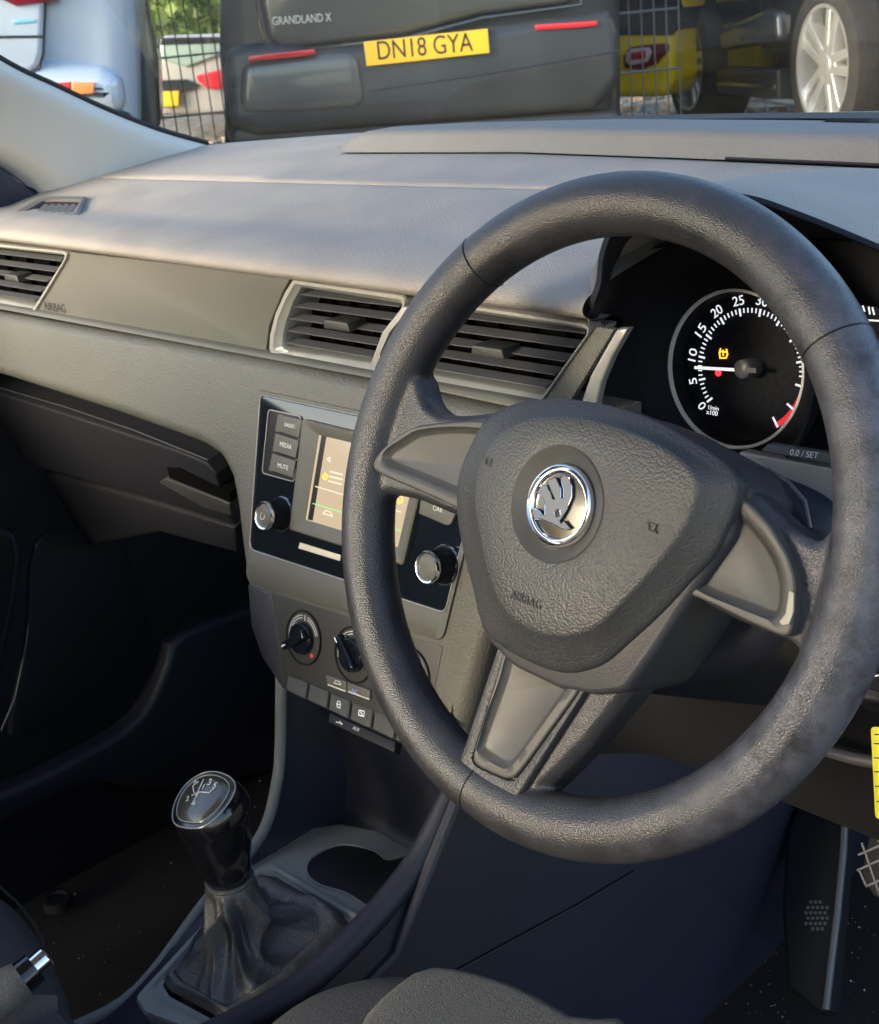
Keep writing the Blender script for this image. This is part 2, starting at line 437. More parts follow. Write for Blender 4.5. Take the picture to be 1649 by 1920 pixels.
# lip: rolls under toward the trim strip
def fullpad(xs_, name, m='pad'):
    prof = [(.137, .074), (.128, .0735), (.118, .075), (.111, .0785), (.109, .083), (.113, .0885), (.122, .0925), (.137, .0965), (.158, .101), (.18, .105), (.205, .109)]
    pr = [(p.x, p.y) for p in catmull([(a, b, 0) for a, b in prof], 34)]
    pr += [(y, dz(y)+.0008) for y in (.22, .235, .25, .265, .28, .29, .296, .300)]+[(.3022, dz(.30)-.0010)]
    vs = []
    for y, z in pr:
        for x in xs_:
            wgt = max(0, min(1, (.2-y)/.07)); wgt = wgt*wgt*(3-2*wgt)
            vs.append((x, y, z+wgt*(.0115-.0138*(x+.9))))
    k = len(xs_)
    fs = [(j*k+i, j*k+i+1, (j+1)*k+i+1, (j+1)*k+i) for j in range(len(pr)-1) for i in range(k-1)]
    return ob(name, vs, fs, m, dash, 60)
fullpad([x for x in xs if x < -.13]+[-.125, -.112, -.10, -.090, -.083], 'upper_pad')
pad('rear_pad', xs, lambda x: .3035, lambda x: ybase(x) if x < -.70 else min(ybase(x), .425-.12*max(0, x+.42)), 12, .0012)
# raised ledge wall at the back of the pad (right of x=640 px)
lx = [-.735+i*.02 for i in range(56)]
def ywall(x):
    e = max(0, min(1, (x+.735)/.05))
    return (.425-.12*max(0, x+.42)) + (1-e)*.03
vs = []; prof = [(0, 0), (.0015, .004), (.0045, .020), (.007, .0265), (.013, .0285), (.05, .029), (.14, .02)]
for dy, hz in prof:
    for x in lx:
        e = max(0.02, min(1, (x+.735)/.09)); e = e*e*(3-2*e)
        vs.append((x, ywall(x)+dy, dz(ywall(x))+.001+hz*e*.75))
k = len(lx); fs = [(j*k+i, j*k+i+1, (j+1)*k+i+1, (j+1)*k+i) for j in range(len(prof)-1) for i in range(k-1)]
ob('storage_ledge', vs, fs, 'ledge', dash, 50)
tube('ledge_gap', [(x, ywall(x)-.0012, dz(ywall(x))+.0022) for x in [-.17+i*.03 for i in range(18)]], .0014, 'black', dash, 6)
# rear scuttle strip, black, just behind the ledge
vs = [];
for dy, dzz in ((.0, .024), (.05, .024), (.05, -.02)):
    for x in xs: vs.append((x, ybase(x)-.01+dy, .148+dzz-.024+(.003 if x > -.7 else -.006)))
k = len(xs); fs = [(j*k+i, j*k+i+1, (j+1)*k+i+1, (j+1)*k+i) for j in range(2) for i in range(k-1)]
ob('scuttle_strip', vs, fs, 'seal', dash, 40)

# trim strip with the embossed lettering
tp = [(-40, 455), (130, 470), (548, 519), (536, 545), (508, 600), (500, 655), (512, 668), (508, 670), (66, 588), (-40, 567)]
slab('trim_panel', PV, PV.qs([(127, 471), (546, 519), (530, 548), (505, 610), (499, 655), (512, 669), (64, 587)], .0), -.03, .0, 'trim', dash, .0012)
text('airbag_lettering', 'AIRBAG', PV, (84, 581), (124, 587), 'ink', dash, .0003, spacing=1.05)
# strip under and behind the vents
slab('trim_strip', PV, PV.qs([(500, 661), (712, 699), (1025, 751), (1150, 775), (1150, 800), (700, 716), (505, 680)], .0), -.03, .0, 'hatch', dash, .001)
# light strips right of the vents
slab('hatched_strip', PV, PV.qs([(1119, 612), (1152, 618), (1062, 765), (1020, 750)], .001), -.004, .001, 'hatch', dash, .0008)
slab('light_strip', PV, PV.qs([(1156, 617), (1178, 616), (1148, 668), (1127, 718), (1114, 776), (1085, 768), (1106, 705)], .002), -.004, .002, 'bezel', dash, .002)
# crease ledge (purple line) under the strip
cz = .0095
lp = [(-1.06, .1315, .012), (-.09, .1315, .012)]
vs = []
for (y, z) in ((.134, .0122), (.1255, .0116), (.1228, .0098), (.1218, .0075)):
    for i in range(41): vs.append((-1.06+i*.99/40, y, z-.0))
fs = [(j*41+i, j*41+i+1, (j+1)*41+i+1, (j+1)*41+i) for j in range(3) for i in range(40)]
ob('crease_ledge', vs, fs, 'trim', dash, 60)

# fascia: lower bulge and the surround of the centre stack, one big moulded skin
fo = [(-160, 556), (0, 585), (200, 620), (515, 675), (700, 712), (1000, 778), (1060, 800), (1030, 900), (960, 1050), (905, 1200), (850, 1400), (815, 1335), (770, 1352),
      (534, 1264), (490, 1228), (468, 1180), (455, 1110), (443, 1030), (434, 950), (424, 895), (404, 856), (368, 832), (330, 817), (200, 770), (0, 705), (-160, 660)]
fq = resample(PS.qs(fo, .004), 260)
fq = ccw(fq)
lo = [(fq, -.03)]
for k in range(9):
    a = math.pi/2*k/8; lo.append((inset(fq, .013*(1-math.cos(a))), .0015-.013*(1-math.sin(a))))
ob('fascia', *stack(PS, lo, True, True), 'fascia', dash, 50)
# glovebox
gb = thing('glovebox', 'dark glovebox lid below the passenger airbag panel', 'glovebox', (-.75, .12, -.15))
PG = Plane((0, .114, -.07), (1, 0, 0), (0, -math.cos(rad(18)), -math.sin(rad(18))))
slab('lid', PG, PG.qs([(-200, 690), (0, 738), (200, 802), (330, 845), (385, 868), (405, 890), (425, 960), (440, 985), (300, 940), (-200, 800)]), -.06, 0, 'dark', gb, .003)
slab('lower_lid', PG, PG.qs([(-200, 805), (300, 945), (440, 990), (445, 1040), (300, 1000), (-200, 1100)], -.012), -.06, -.012, 'dark', gb, .006)
tube('lid_seam', [PG.w(*PG.q(x, y, .0008), .0008) for x, y in ((-200, 672), (0, 727), (120, 762), (250, 806), (330, 838), (390, 862))], .0006, 'climate', gb, 6)
h_ = slab('handle', PG, PG.qs([(298, 905), (310, 897), (430, 945), (434, 968), (380, 952)], .004), -.02, .004, 'climate', gb, .0015)
slab('handle_recess', PG, PG.qs([(312, 878), (335, 879), (430, 925), (432, 944), (318, 899)], .002), -.02, .0015, 'void', gb, .0005)

# demister vent in the corner of the pad
dv = thing('demister_vent', 'small triangular window demister vent at the far corner of the dashboard', 'air vent', (-.93, .2, .108))
PD = Plane(onS(100, 392), (1, 0, 0), (0, -.17, .985))
outl = rpoly(PD.qs([(22, 406), (72, 378), (95, 372), (163, 373), (150, 408), (100, 412)], .001), .004)
inl = rpoly(PD.qs([(42, 404), (82, 381), (98, 378), (154, 379), (138, 405), (100, 408)], .001), .003)
frame('frame', PD, outl, inl, [(0, -.004), (0, .004), (.4, .0055), (1, .004), (1, -.002)], 'slat', dv)
slab('cavity', PD, inset(ccw(inl), -.001), -.003, .0012, 'black', dv, .0003)
for i in range(6):
    t = i/5; a = PD.q(60+70*t, 403+2*t, .004); b = PD.q(84+64*t, 381, .004)
    vs = [PD.w(a[0], a[1], .0038), PD.w(b[0], b[1], .0038), PD.w(b[0]+.009, b[1], .0015), PD.w(a[0]+.009, a[1], .0015)]
    vs += [v+V((.0012, 0, 0)) for v in vs]
    ob('slat', vs, [(0, 1, 2, 3), (7, 6, 5, 4), (0, 4, 5, 1), (1, 5, 6, 2), (2, 6, 7, 3), (3, 7, 4, 0)], 'slat', dv)

# ------------------------------------------------------------------ face vents
def vent(label, outer, inner, nsl, knob, oc=.006):
    e = thing('air_vent', label, 'air vent', PV.w(*PV.q(*knob)), 'face level air vents')
    po = rpoly(PV.qs(outer, .002), .006, 6); pi = rpoly(PV.qs(inner, .002), [.002]*len(inner), 6)
    frame('bezel', PV, po, pi, [(0, -.01), (0, .0015), (.12, .003), (.45, .003), (.55, .0015), (.9, -.001), (1, -.004), (1, -.03)], 'bezel', e)
    slab('duct', PV, inset(ccw(pi), -.002), -.034, -.030, 'void', e, .0005)
    q = ccw(PV.qs(inner, -.003)); vv = [p[1] for p in q]; v0, v1 = min(vv), max(vv)
    def span(v):
        xs_ = []
        for a, b in zip(q, q[1:]+q[:1]):
            if (a[1]-v)*(b[1]-v) < 0: xs_.append(a[0]+(b[0]-a[0])*(v-a[1])/(b[1]-a[1]))
        return min(xs_), max(xs_)
    for i in range(nsl):
        v = v0+(v1-v0)*(i+.62)/(nsl+.1)
        if v > v1-.001: continue
        a, b = span(v); a += .0008; b -= .0008
        prof = [(0, -.0035), (.0011, -.003), (.0016, -.006), (.0030, -.014), (.0018, -.014), (0, -.006)]
        vs = [PV.w(x, v+dv_, h) for x in (a, b) for dv_, h in prof]; k = len(prof)
        fs = [(i_, (i_+1) % k, k+(i_+1) % k, k+i_) for i_ in range(k)]+[tuple(range(k-1, -1, -1)), tuple(range(k, 2*k))]
        ob('slat', vs, fs, 'slat', e, 30)
    c = PV.q(*knob, .004)
    slab('thumb_tab', PV, rpoly([(c[0]-.0165, c[1]-.0030), (c[0]+.0165, c[1]-.0030), (c[0]+.0145, c[1]+.0045), (c[0]-.0145, c[1]+.0045)], .0015), -.014, .005, 'climate', e, .0012)
    for i in range(5):           # vertical vanes behind the slats
        a, b = span((v0+v1)/2); x = a+(b-a)*(i+.5)/5
        ob('vane', *box_vf(PV, x-.0006, x+.0006, v0+.004, v1-.004, -.030, -.023), 'void', e, 0)
    return e
vent('silver framed air vent at the passenger end, left of the AIRBAG lettering', [(-95, 447), (134, 471), (64, 588), (-150, 545)], [(-80, 458), (121, 481), (58, 576), (-130, 535)], 5, (22, 522))
vent('left of the two centre air vents, beside the rim and above the radio', [(550, 523), (768, 553), (712, 705), (516, 671), (504, 657), (506, 628), (516, 588), (533, 550)], [(560, 541), (752, 573), (692, 683), (538, 659), (526, 653), (526, 635), (532, 606), (545, 570)], 5, (632, 612))
vent('right centre air vent with long slats seen inside the steering wheel', [(776, 554), (1118, 608), (1014, 757), (722, 706)], [(790, 575), (1102, 622), (1012, 744), (735, 692)], 5, (915, 662))
# hazard switch block between the two
hz = thing('hazard_switch', 'silver framed hazard switch block between the centre vents', 'switch', PV.w(*PV.q(740, 630)))
slab('surround', PV, rpoly(PV.qs([(756, 574), (786, 578), (730, 692), (694, 686), (718, 622)], .004), .003), -.02, .005, 'bezel', hz, .0015)
slab('button', PV, rpoly(PV.qs([(757, 592), (775, 594), (735, 672), (712, 668), (732, 622)], .005), .002), .0, .0065, 'dark', hz, .001)

# ------------------------------------------------------------------ radio
rd = thing('car_radio', 'glossy black touchscreen radio with two chrome ringed knobs', 'radio', PS.w(*PS.q(650, 940)))
RO = rpoly(PS.qs([(486, 730), (875, 812), (905, 960), (836, 1205), (464, 1093), (468, 1020)], .002), [.010, .008, .004, .004, .003, .002], 6)
RO = rpoly(PS.qs([(484, 730), (925, 822), (832, 1203), (463, 1092)], .002), [.010, .010, .003, .003], 8)
RI = rpoly(PS.qs([(491, 739), (915, 828), (838, 1150), (470, 1030)], .002), [.009, .009, .006, .006], 8)
RI, RO = ccw(RI), ccw(RO)
frame('surround', PS, RO, RI, [(0, -.004), (0, .0025), (.06, .0035), (.94, .0035), (1, .0028), (1, -.004)], 'trim', rd)
RI2 = inset(RI, .0006)
slab('gloss_panel', PS, RI2, -.004, .0030, 'gloss', rd, .0012, 4)
tube('chrome_edge', [PS.w(*p, .0036) for p in inset(RI, .0004)], .00045, 'bezel', rd, 6, True)
HP = .0031
# left button column
rc = rpoly(PS.qs([(506, 769), (566, 782), (552, 902), (494, 886)], HP), .003)
frame('button_trim', PS, inset(ccw(rc), -.001), ccw(rc), [(0, HP-.0005), (.2, HP+.0012), (.8, HP+.0012), (1, HP+.0004)], 'bezel', rd)
slab('button_recess', PS, rc, HP-.0006, HP+.0002, 'black', rd, .0002)
for (a, lab, t0) in (([(522, 776), (567, 787), (561, 822), (516, 808)], 'RADIO', ((534, 799), (553, 804))),
                     ([(517, 812), (561, 826), (555, 860), (511, 846)], 'MEDIA', ((525, 836), (547, 843))),
                     ([(511, 850), (555, 864), (549, 897), (504, 882)], 'MUTE', ((521, 876), (540, 882)))):
    b_ = slab('push_button', PS, rpoly(PS.qs(a, HP+.002), .001), HP-.001, HP+.0024, 'trim', rd, .0006)
    text('button_text', lab, PS, t0[0], t0[1], 'print', b_, HP+.0025)
    A = PS.q(*a[3], HP+.0024); B = PS.q(*a[2], HP+.0024)
    strokes('chrome_line', PS, [[(A[0]+.006, A[1]+.0002), (B[0]-.0005, B[1]+.0002)]], .0010, HP+.0022, 'chrome', rd, True)
# right button column
for (a, lab, t0) in (([(806, 833), (858, 845), (850, 882), (799, 868)], 'PHONE', ((812, 866), (834, 871))),
                     ([(798, 872), (850, 886), (843, 924), (791, 908)], 'TRAFFIC', ((802, 902), (830, 910))),
                     ([(790, 935), (858, 957), (846, 983), (838, 985), (786, 963)], 'CAR', ((812, 956), (830, 962)))):
    b_ = slab('push_button', PS, rpoly(PS.qs(a, HP+.002), .001), HP-.001, HP+.0024, 'trim', rd, .0006)
    if lab == 'CAR': text('button_text', lab, PS, t0[0], t0[1], 'print', b_, HP+.0025)
# screen surround: bevelled frame and recessed lit screen
so = rpoly(PS.qs([(566, 784), (806, 842), (766, 1052), (748, 1058), (545, 992)], .006), [.003, .004, .006, .006, .004], 5)
so = rpoly(PS.qs([(568, 785), (808, 843), (757, 1060), (544, 993)], .006), [.003, .004, .006, .004], 5)
si = rpoly(PS.qs([(603, 815), (790, 860), (752, 1026), (578, 974)], .001), [.001]*4, 5)
frame('screen_surround', PS, so, si, [(0, HP-.001), (0, .0065), (.12, .0074), (.28, .0072), (1, HP+.0010), (1, HP)], 'bezel' if False else 'trim', rd)
slab('display', PS, inset(ccw(si), -.001), HP-.001, HP+.0006, 'screen', rd, .0002)
slab('display_shade', PS, PS.qs([(603, 815), (612, 817), (586, 976), (577, 974)], HP+.001), HP+.0004, HP+.0009, 'black', rd, .0001)
text('display_text', 'Start-', PS, (612, 935), (636, 941), 'screen_txt', rd, .0014)
strokes('display_line', PS, [[(587, 944), (762, 998)]], .0006, HP+.0008, 'green_lit', rd)
strokes('display_symbol', PS, [[(614, 861), (619, 857), (619, 866), (614, 861)], [(606, 962), (612, 957), (620, 960), (624, 968), (606, 963)], [(592, 912), (752, 960)]], .0008, HP+.0008, 'screen_txt', rd)
for wl in ([(606, 894), (610, 888), (614, 892), (611, 899), (606, 896)], [(748, 930), (754, 928), (755, 940), (749, 944), (747, 936)]): strokes('display_warning', PS, [wl], .0012, HP+.0008, 'orange', rd)
strokes('display_rows', PS, [[(620, 884), (642, 890)], [(618, 893), (642, 899)], [(617, 902), (640, 908)]], .0012, HP+.0008, 'screen_txt', rd)
slab('card_slot', PS, PS.qs([(563, 1017), (640, 1041), (638, 1052), (560, 1028)], HP), HP-.001, HP+.0004, mat('card_label', (.62, .58, .44), .5), rd, .0002)
def knob(px, py, r, hgt):
    c = PS.q(px, py, HP+hgt)
    k = 60
    def ring(rr, kn=0): return [(c[0]+(rr+(kn if i % 2 else 0))*math.cos(2*math.pi*i/k), c[1]+(rr+(kn if i % 2 else 0))*math.sin(2*math.pi*i/k)) for i in range(k)]
    o = ob('knob', *stack(PS, [(ring(r*1.02), HP-.001), (ring(r*1.02, -.0007), HP+.002), (ring(r, -.0007), HP+hgt-.003), (ring(r*.9), HP+hgt-.002)]), 'dark', rd, 20)
    ob('knob_ring', *stack(PS, [(ring(r*.98), HP+hgt-.0035), (ring(r*1.0), HP+hgt-.0015), (ring(r*.93), HP+hgt), (ring(r*.84), HP+hgt-.0002), (ring(r*.80), HP+hgt-.0015)], False), 'chrome', o, 60)
    ob('knob_cap', *stack(PS, [(ring(r*.81), HP+hgt-.002), (ring(r*.72), HP+hgt-.0008), (ring(r*.3), HP+hgt-.0004)]), 'trim', o, 60)
    c2 = PS.q(px, py, HP)
    frame('knob_seat', PS, circ(c, r*1.28, 48), circ(c, r*1.08, 48), [(0, HP-.0006), (.2, HP+.0012), (.8, HP+.0012), (1, HP)], 'chrome', o)
    return o
knob(493, 967, .0122, .019); knob(799, 1064, .0122, .019)
strokes('power_symbol', PS, [[PS.q(490, 961, .0225), PS.q(487, 966, .0225), PS.q(489, 974, .0225), PS.q(494, 973, .0225), PS.q(496, 966, .0225)]], .0005, HP+.0188, 'print', rd, True)

# ------------------------------------------------------------------ climate panel
cl = thing('climate_panel', 'climate control panel with three rotary dials below the radio', 'control panel', PS.w(*PS.q(660, 1230)))
HC = -.008+.004
HC = .0035
cp = PS.qs([(465, 1100), (833, 1210), (800, 1372), (720, 1378), (534, 1290), (500, 1222), (472, 1165)], HC)
slab('panel', PS, PS.qs([(512, 1112), (830, 1213), (800, 1372), (720, 1378), (534, 1290)], .0021), -.01, .0021, 'climate', cl, .0006)
slab('side_cheek', PS, PS.qs([(464, 1096), (510, 1111), (533, 1290), (529, 1292), (490, 1232), (470, 1172)], .0025), -.02, .0025, 'navy', cl, .002)
HD = .0023
def dial(px, py, r, ang, warm=False):
    c = PS.q(px, py, HD)
    d = frame('dial_bezel', PS, circ(c, r*1.10), circ(c, r*.99), [(0, HD-.001), (.3, HD+.0014), (.7, HD+.0014), (1, HD)], 'black', cl)
    slab('dial_face', PS, circ(c, r), HD-.001, HD+.0006, 'climate', d, .0003)
    def arc(rr, a0, a1, n=14): return [(c[0]+rr*math.cos(rad(a0+(a1-a0)*i/n)), c[1]+rr*math.sin(rad(a0+(a1-a0)*i/n))) for i in range(n+1)]
    strokes('dial_print', PS, [arc(r*.88, 100, 200), arc(r*.78, 100, 200), arc(r*.88, 20, 78), arc(r*.78, 20, 78), arc(r*.9, 89, 89.5, 1)+arc(r*.7, 89, 89.5, 1)], .0007, HD+.0006, 'print', d, True)
    if warm:
        for nm, a, cc in (('cold_mark', 212, (.05, .25, .7)), ('hot_mark', 318, (.7, .05, .03))):
            q = (c[0]+r*.82*math.cos(rad(a)), c[1]+r*.82*math.sin(rad(a)))
            slab(nm, PS, circ(q, .0021, 10), HD, HD+.0009, mat(nm, cc, .5), d, .0002)
    kn = ob('dial_knob', *stack(PS, [(circ(c, r*.66), HD), (circ(c, r*.64), HD+.004), (circ(c, r*.58), HD+.006)]), 'gloss', d, 50)
    ca, sa = math.cos(rad(ang)), math.sin(rad(ang))
    def rt(p): return (c[0]+p[0]*ca-p[1]*sa, c[1]+p[0]*sa+p[1]*ca)
    grip = rpoly([rt((-r*.60, -r*.20)), rt((r*.86, -r*.16)), rt((r*.86, r*.16)), rt((-r*.60, r*.20))], .002)
    slab('dial_grip', PS, grip, HD+.004, HD+.011, 'gloss', kn, .0018)
    strokes('dial_pointer', PS, [[rt((r*.62, 0)), rt((r*.8, 0))]], .0012, HD+.0112, 'white', kn, True)
dial(570, 1196, .0215, 215, True); dial(664, 1228, .0215, 135); dial(768, 1268, .0215, 250)
for a, b, c_, d_, s in (((611, 1265), (649, 1278), (650, 1297), (614, 1285), None), ((651, 1279), (694, 1294), (694, 1312), (652, 1298), 'A/C')):
    bt = slab('thin_button', PS, rpoly(PS.qs([a, b, c_, d_], HD+.002), .0008), HD-.001, HD+.0022, 'trim', cl, .0006)
    strokes('button_line', PS, [[(d_[0]+2, d_[1]-1), (c_[0]-2, c_[1]-1)]], .0009, HD+.0023, 'print', bt)
    if s: text('button_text', s, PS, (659, 1298), (671, 1302), mat('blue_print', (.25, .4, .8), .5), bt, HD+.0024)
    else: strokes('button_symbol', PS, [[(627, 1281), (630, 1276), (637, 1278), (640, 1284), (627, 1281)]], .0006, HD+.0024, 'print', bt)
# row of push switches
sw = thing('switch_row', 'row of grey push switches with lock and demist symbols under the climate dials', 'switches', PS.w(*PS.q(640, 1330)))
MT['switch'] = mat('switch_plastic', (.06, .06, .054), .65, spec=.3, bumps=(('n', 1200, .3, .0004),))
xsw = [(538, 1263, 536, 1294), (579, 1280, 575, 1312), (618, 1296, 615, 1330), (659, 1314, 655, 1349), (701, 1331, 697, 1367), (745, 1350, 740, 1387), (790, 1369, 785, 1406)]
PSB = Plane(PS.w(*PS.q(640, 1300, .002), .002), (1, 0, 0), (0, -math.cos(rad(42)), math.sin(rad(42))))
for i in range(6):
    a, b = xsw[i], xsw[i+1]
    bt = slab('push_switch', PSB, rpoly(PSB.qs([(a[0]+2, a[1]+1), (b[0]-1.5, b[1]-1), (b[2]-2.5, b[3]-1), (a[2]+1, a[3])]), .0026), -.012, .0, 'switch', sw, .0014)
    if i == 2: strokes('lock_symbol', PSB, [[(633, 1326), (632, 1319), (634, 1315), (638, 1316), (639, 1321), (638, 1328), (633, 1326)], [(633, 1320), (638, 1322)]], .0008, .0002, 'white', bt)
    if i == 3: strokes('demist_symbol', PSB, [[(674, 1332), (684, 1334), (683, 1344), (673, 1341), (674, 1332)], [(677, 1335), (680, 1341)]], .0008, .0002, 'white', bt)
au = slab('socket_plate', PSB, PSB.qs([(622, 1338), (745, 1392), (742, 1412), (618, 1356)], -.006), -.012, -.004, 'black', sw, .001)
text('aux_text', 'AUX', PSB, (661, 1367), (673, 1372), 'print', sw, -.0038)
strokes('usb_symbol', PSB, [[(631, 1354), (642, 1357)], [(638, 1353), (641, 1359)]], .0008, -.0038, 'print', sw)

# knee panel to the right of the stack and the lower dash behind the wheel
kp = thing('knee_panel', 'dark lower dashboard panel behind the lower half of the steering wheel', 'panel', (.05, .16, -.2))
def yk(x, z): return .12+(.01-z)*.25
rows = []
for z, dy in ((-.038, .0), (-.07, 0), (-.14, .0), (-.22, .005), (-.28, .03), (-.31, .09)):
    rows.append([V((x, .145+dy+(.01-z)*.08-.055*math.exp(-((x+.185)/.05)**2), z)) for x in (-.225, -.2, -.17, -.12, -.05, .05, .15, .25, .36)])
surf('bolster', rows, 'dark', kp, 60, 30, .006)
surf('grained_cheek', [[on(872, 1085, 1, .098), on(905, 1030, 1, .10), on(960, 1030, 1, .125)], [on(850, 1180, 1, .086), on(880, 1170, 1, .088), on(935, 1190, 1, .125)],
     [on(833, 1255, 1, .078), on(865, 1260, 1, .082), on(920, 1290, 1, .12)], [on(815, 1335, 1, .068), on(850, 1345, 1, .075), on(905, 1370, 1, .12)]], 'fascia', kp, 24, 24, .002)
tube('panel_edge', [on(x, y, 1, .14) for x, y in ((1480, 1395), (1540, 1405), (1600, 1422), (1700, 1440))], .004, 'slat', kp, 10)

# ================================================================== INSTRUMENT CLUSTER + HOOD
ic = thing('instrument_cluster', 'instrument cluster with a round rev counter seen through the wheel', 'instruments', PC.w(*PC.q(1388, 690)))
DH = -.012
MT['ring'] = mat('satin_ring', (.7, .7, .66), .5)
tc_, tr = pcirc(PC, [(1252, 705), (1508, 680), (1385, 546), (1372, 836)])
slab('back_panel', PC, [(tc_[0]-.10, tc_[1]-.085), (tc_[0]+.34, tc_[1]-.085), (tc_[0]+.34, tc_[1]+.09), (tc_[0]-.10, tc_[1]+.09)], DH-.02, DH-.005, 'dialface', ic, .001)
slab('dial_face', PC, circ(tc_, tr*1.05, 80), DH-.004, DH, 'dialface', ic, .0003)
ringc = lambda a, b, prof, nm, m: frame(nm, PC, circ(tc_, a, 96), circ(tc_, b, 96), prof, m, ic)
ringc(tr*1.02, tr*.975, [(0, .0), (.2, .0010), (.6, .0012), (1, .0005), (1, -.002)], 'dial_ring', 'ring')
ringc(tr*.99, tr*.93, [(0, .0), (1, DH)], 'dial_wall', 'dialface')
def tp_(rr, px, py):
    a = V(PC.q(px, py, .001))-V(tc_); return a
def angof(px, py): a = tp_(0, px, py); return math.atan2(a.y, a.x)
# needle hub and centre
hc = PC.q(1391, 692, .001)
def circ3(a, b, c):
    ax_, ay, bx_, by, cx, cy = *a, *b, *c; d = 2*(ax_*(by-cy)+bx_*(cy-ay)+cx*(ay-by))
    ux = ((ax_**2+ay**2)*(by-cy)+(bx_**2+by**2)*(cy-ay)+(cx**2+cy**2)*(ay-by))/d
    uy = ((ax_**2+ay**2)*(cx-bx_)+(bx_**2+by**2)*(ax_-cx)+(cx**2+cy**2)*(bx_-ax_))/d
    return (ux, uy), math.hypot(ax_-ux, ay-uy)
D_ = DH+.0006
cc, R_ = circ3(PC.q(1311, 695, D_), PC.q(1507, 695, D_), PC.q(1403, 578, D_))
def aof(px, py): q = PC.q(px, py, D_); return math.atan2(q[1]-cc[1], q[0]-cc[0]) % (2*math.pi)
a0 = aof(1322, 757); a30 = aof(1427, 580); step = (a0-a30)/30.0
tick = []; tred = []
for i in range(0, 61):
    a = a0-step*i; big = i % 5 == 0
    ln = [(cc[0]+R_*math.cos(a)*q, cc[1]+R_*math.sin(a)*q) for q in ((.90 if big else .94), 1.06 if i > 48 else 1.0)]
    (tred if i > 48 and not big else tick).append((ln, big))
strokes('tick_marks', PC, [l for l, b in tick if not b], .0009, D_, 'dialw', ic, True)
strokes('major_ticks', PC, [l for l, b in tick if b], .0014, D_, 'dialw', ic, True)
ra = [a0-step*(48.5+i*.25) for i in range(47)]
strokes('red_zone', PC, [[(cc[0]+R_*1.03*math.cos(a), cc[1]+R_*1.03*math.sin(a)) for a in ra]], .0035, D_-.0003, 'dialr', ic, True)
for k, s in ((0, '0'), (5, '5'), (10, '10'), (15, '15'), (20, '20'), (25, '25'), (30, '30'), (35, '35'), (40, '40')):
    a = a0-step*k; rr = R_+.0060
    c = V((cc[0]+rr*math.cos(a), cc[1]+rr*math.sin(a)))
    wd = .0044 if len(s) == 1 else .0090
    d = V((math.cos(a-math.pi/2), math.sin(a-math.pi/2))); p = V((-d.y, d.x))
    A = c-d*wd/2-p*.0033; B = c+d*wd/2-p*.0033
    text('dial_number', s, PC, (A.x, A.y), (B.x, B.y), 'dialw', ic, D_, .0066, uv=True)
text('unit_text', '1/min', PC, (1329, 767), (1348, 770), 'dialw', ic, D_)
text('unit_text', 'x100', PC, (1325, 776), (1346, 780), 'dialw', ic, D_)
nt_ = PC.q(1306, 689, .0); nb = PC.q(1380, 693, .0)
strokes('needle', PC, [[nt_, nb]], .0020, .0, mat('needle_white', (.85, .85, .83), .4, emit=(.8, .8, .8), es=.25), ic, True, .0012)
strokes('needle_tail', PC, [[PC.q(1405, 693, .004), PC.q(1418, 694, .004)]], .0034, .005, mat('needle_grey', (.06, .06, .06), .5), ic, True, .001)
ob('needle_hub', *stack(PC, [(circ(PC.q(1391, 692, .004), .0068, 32), DH), (circ(PC.q(1391, 692, .004), .0066, 32), .003), (circ(PC.q(1391, 692, .004), .0056, 32), .004)]), 'slat', ic, 50)
strokes('warning_lamp', PC, [[(1351, 670), (1350, 661), (1352, 654)], [(1363, 655), (1365, 664), (1362, 671), (1351, 671)], [(1357, 657), (1357, 666)], [(1352, 659), (1363, 660)]], .0010, D_, 'orange', ic)
slab('red_lamp', PC, circ(PC.q(1347, 699, D_), .0024, 14), DH, D_+.0003, 'red_lit', ic, .0002)
# centre display and second dial, mostly behind the rim
slab('centre_display', PC, PC.qs([(1528, 560), (1649, 575), (1700, 760), (1535, 800)], .0), -.001, .0008, 'dialface', ic, .0003)
strokes('display_digits', PC, [[(1619, 574), (1622, 583)], [(1630, 576), (1632, 588)], [(1637, 577), (1640, 589)], [(1628, 600), (1660, 602)]], .001, .0009, 'dialw', ic)
c2 = (tc_[0]+.20, tc_[1])
frame('dial_ring', PC, circ(c2, tr*1.035, 80), circ(c2, tr*.98, 80), [(0, .0), (.2, .0030), (.6, .0034), (1, .0015), (1, 0)], 'chrome', ic)
# trip button strip
tb = slab('trip_button', PC, rpoly(PC.qs([(1440, 832), (1560, 851), (1562, 872), (1425, 846)], .062), .001), .055, .062, 'slat', ic, .0008)
text('trip_text', '0.0 / SET', PC, (1482, 853), (1536, 860), 'white', tb, .0625, shear=.2)
slab('lower_trim', PC, PC.qs([(1390, 846), (1440, 856), (1570, 880), (1640, 892), (1640, 960), (1560, 950), (1480, 915), (1370, 862)], .060), .05, .060, 'bezel', ic, .0015)  # brighter finish than the other trim, painting in the light falling here
# funnel between dial and hood opening
frame('funnel', PC, circ((tc_[0]+.004, tc_[1]+.004), tr*1.62, 96), circ(tc_, tr*1.015, 96), [(0, .052), (.04, .055), (.10, .052), (.35, .018), (.60, .008), (1, .001)], 'dark', ic)
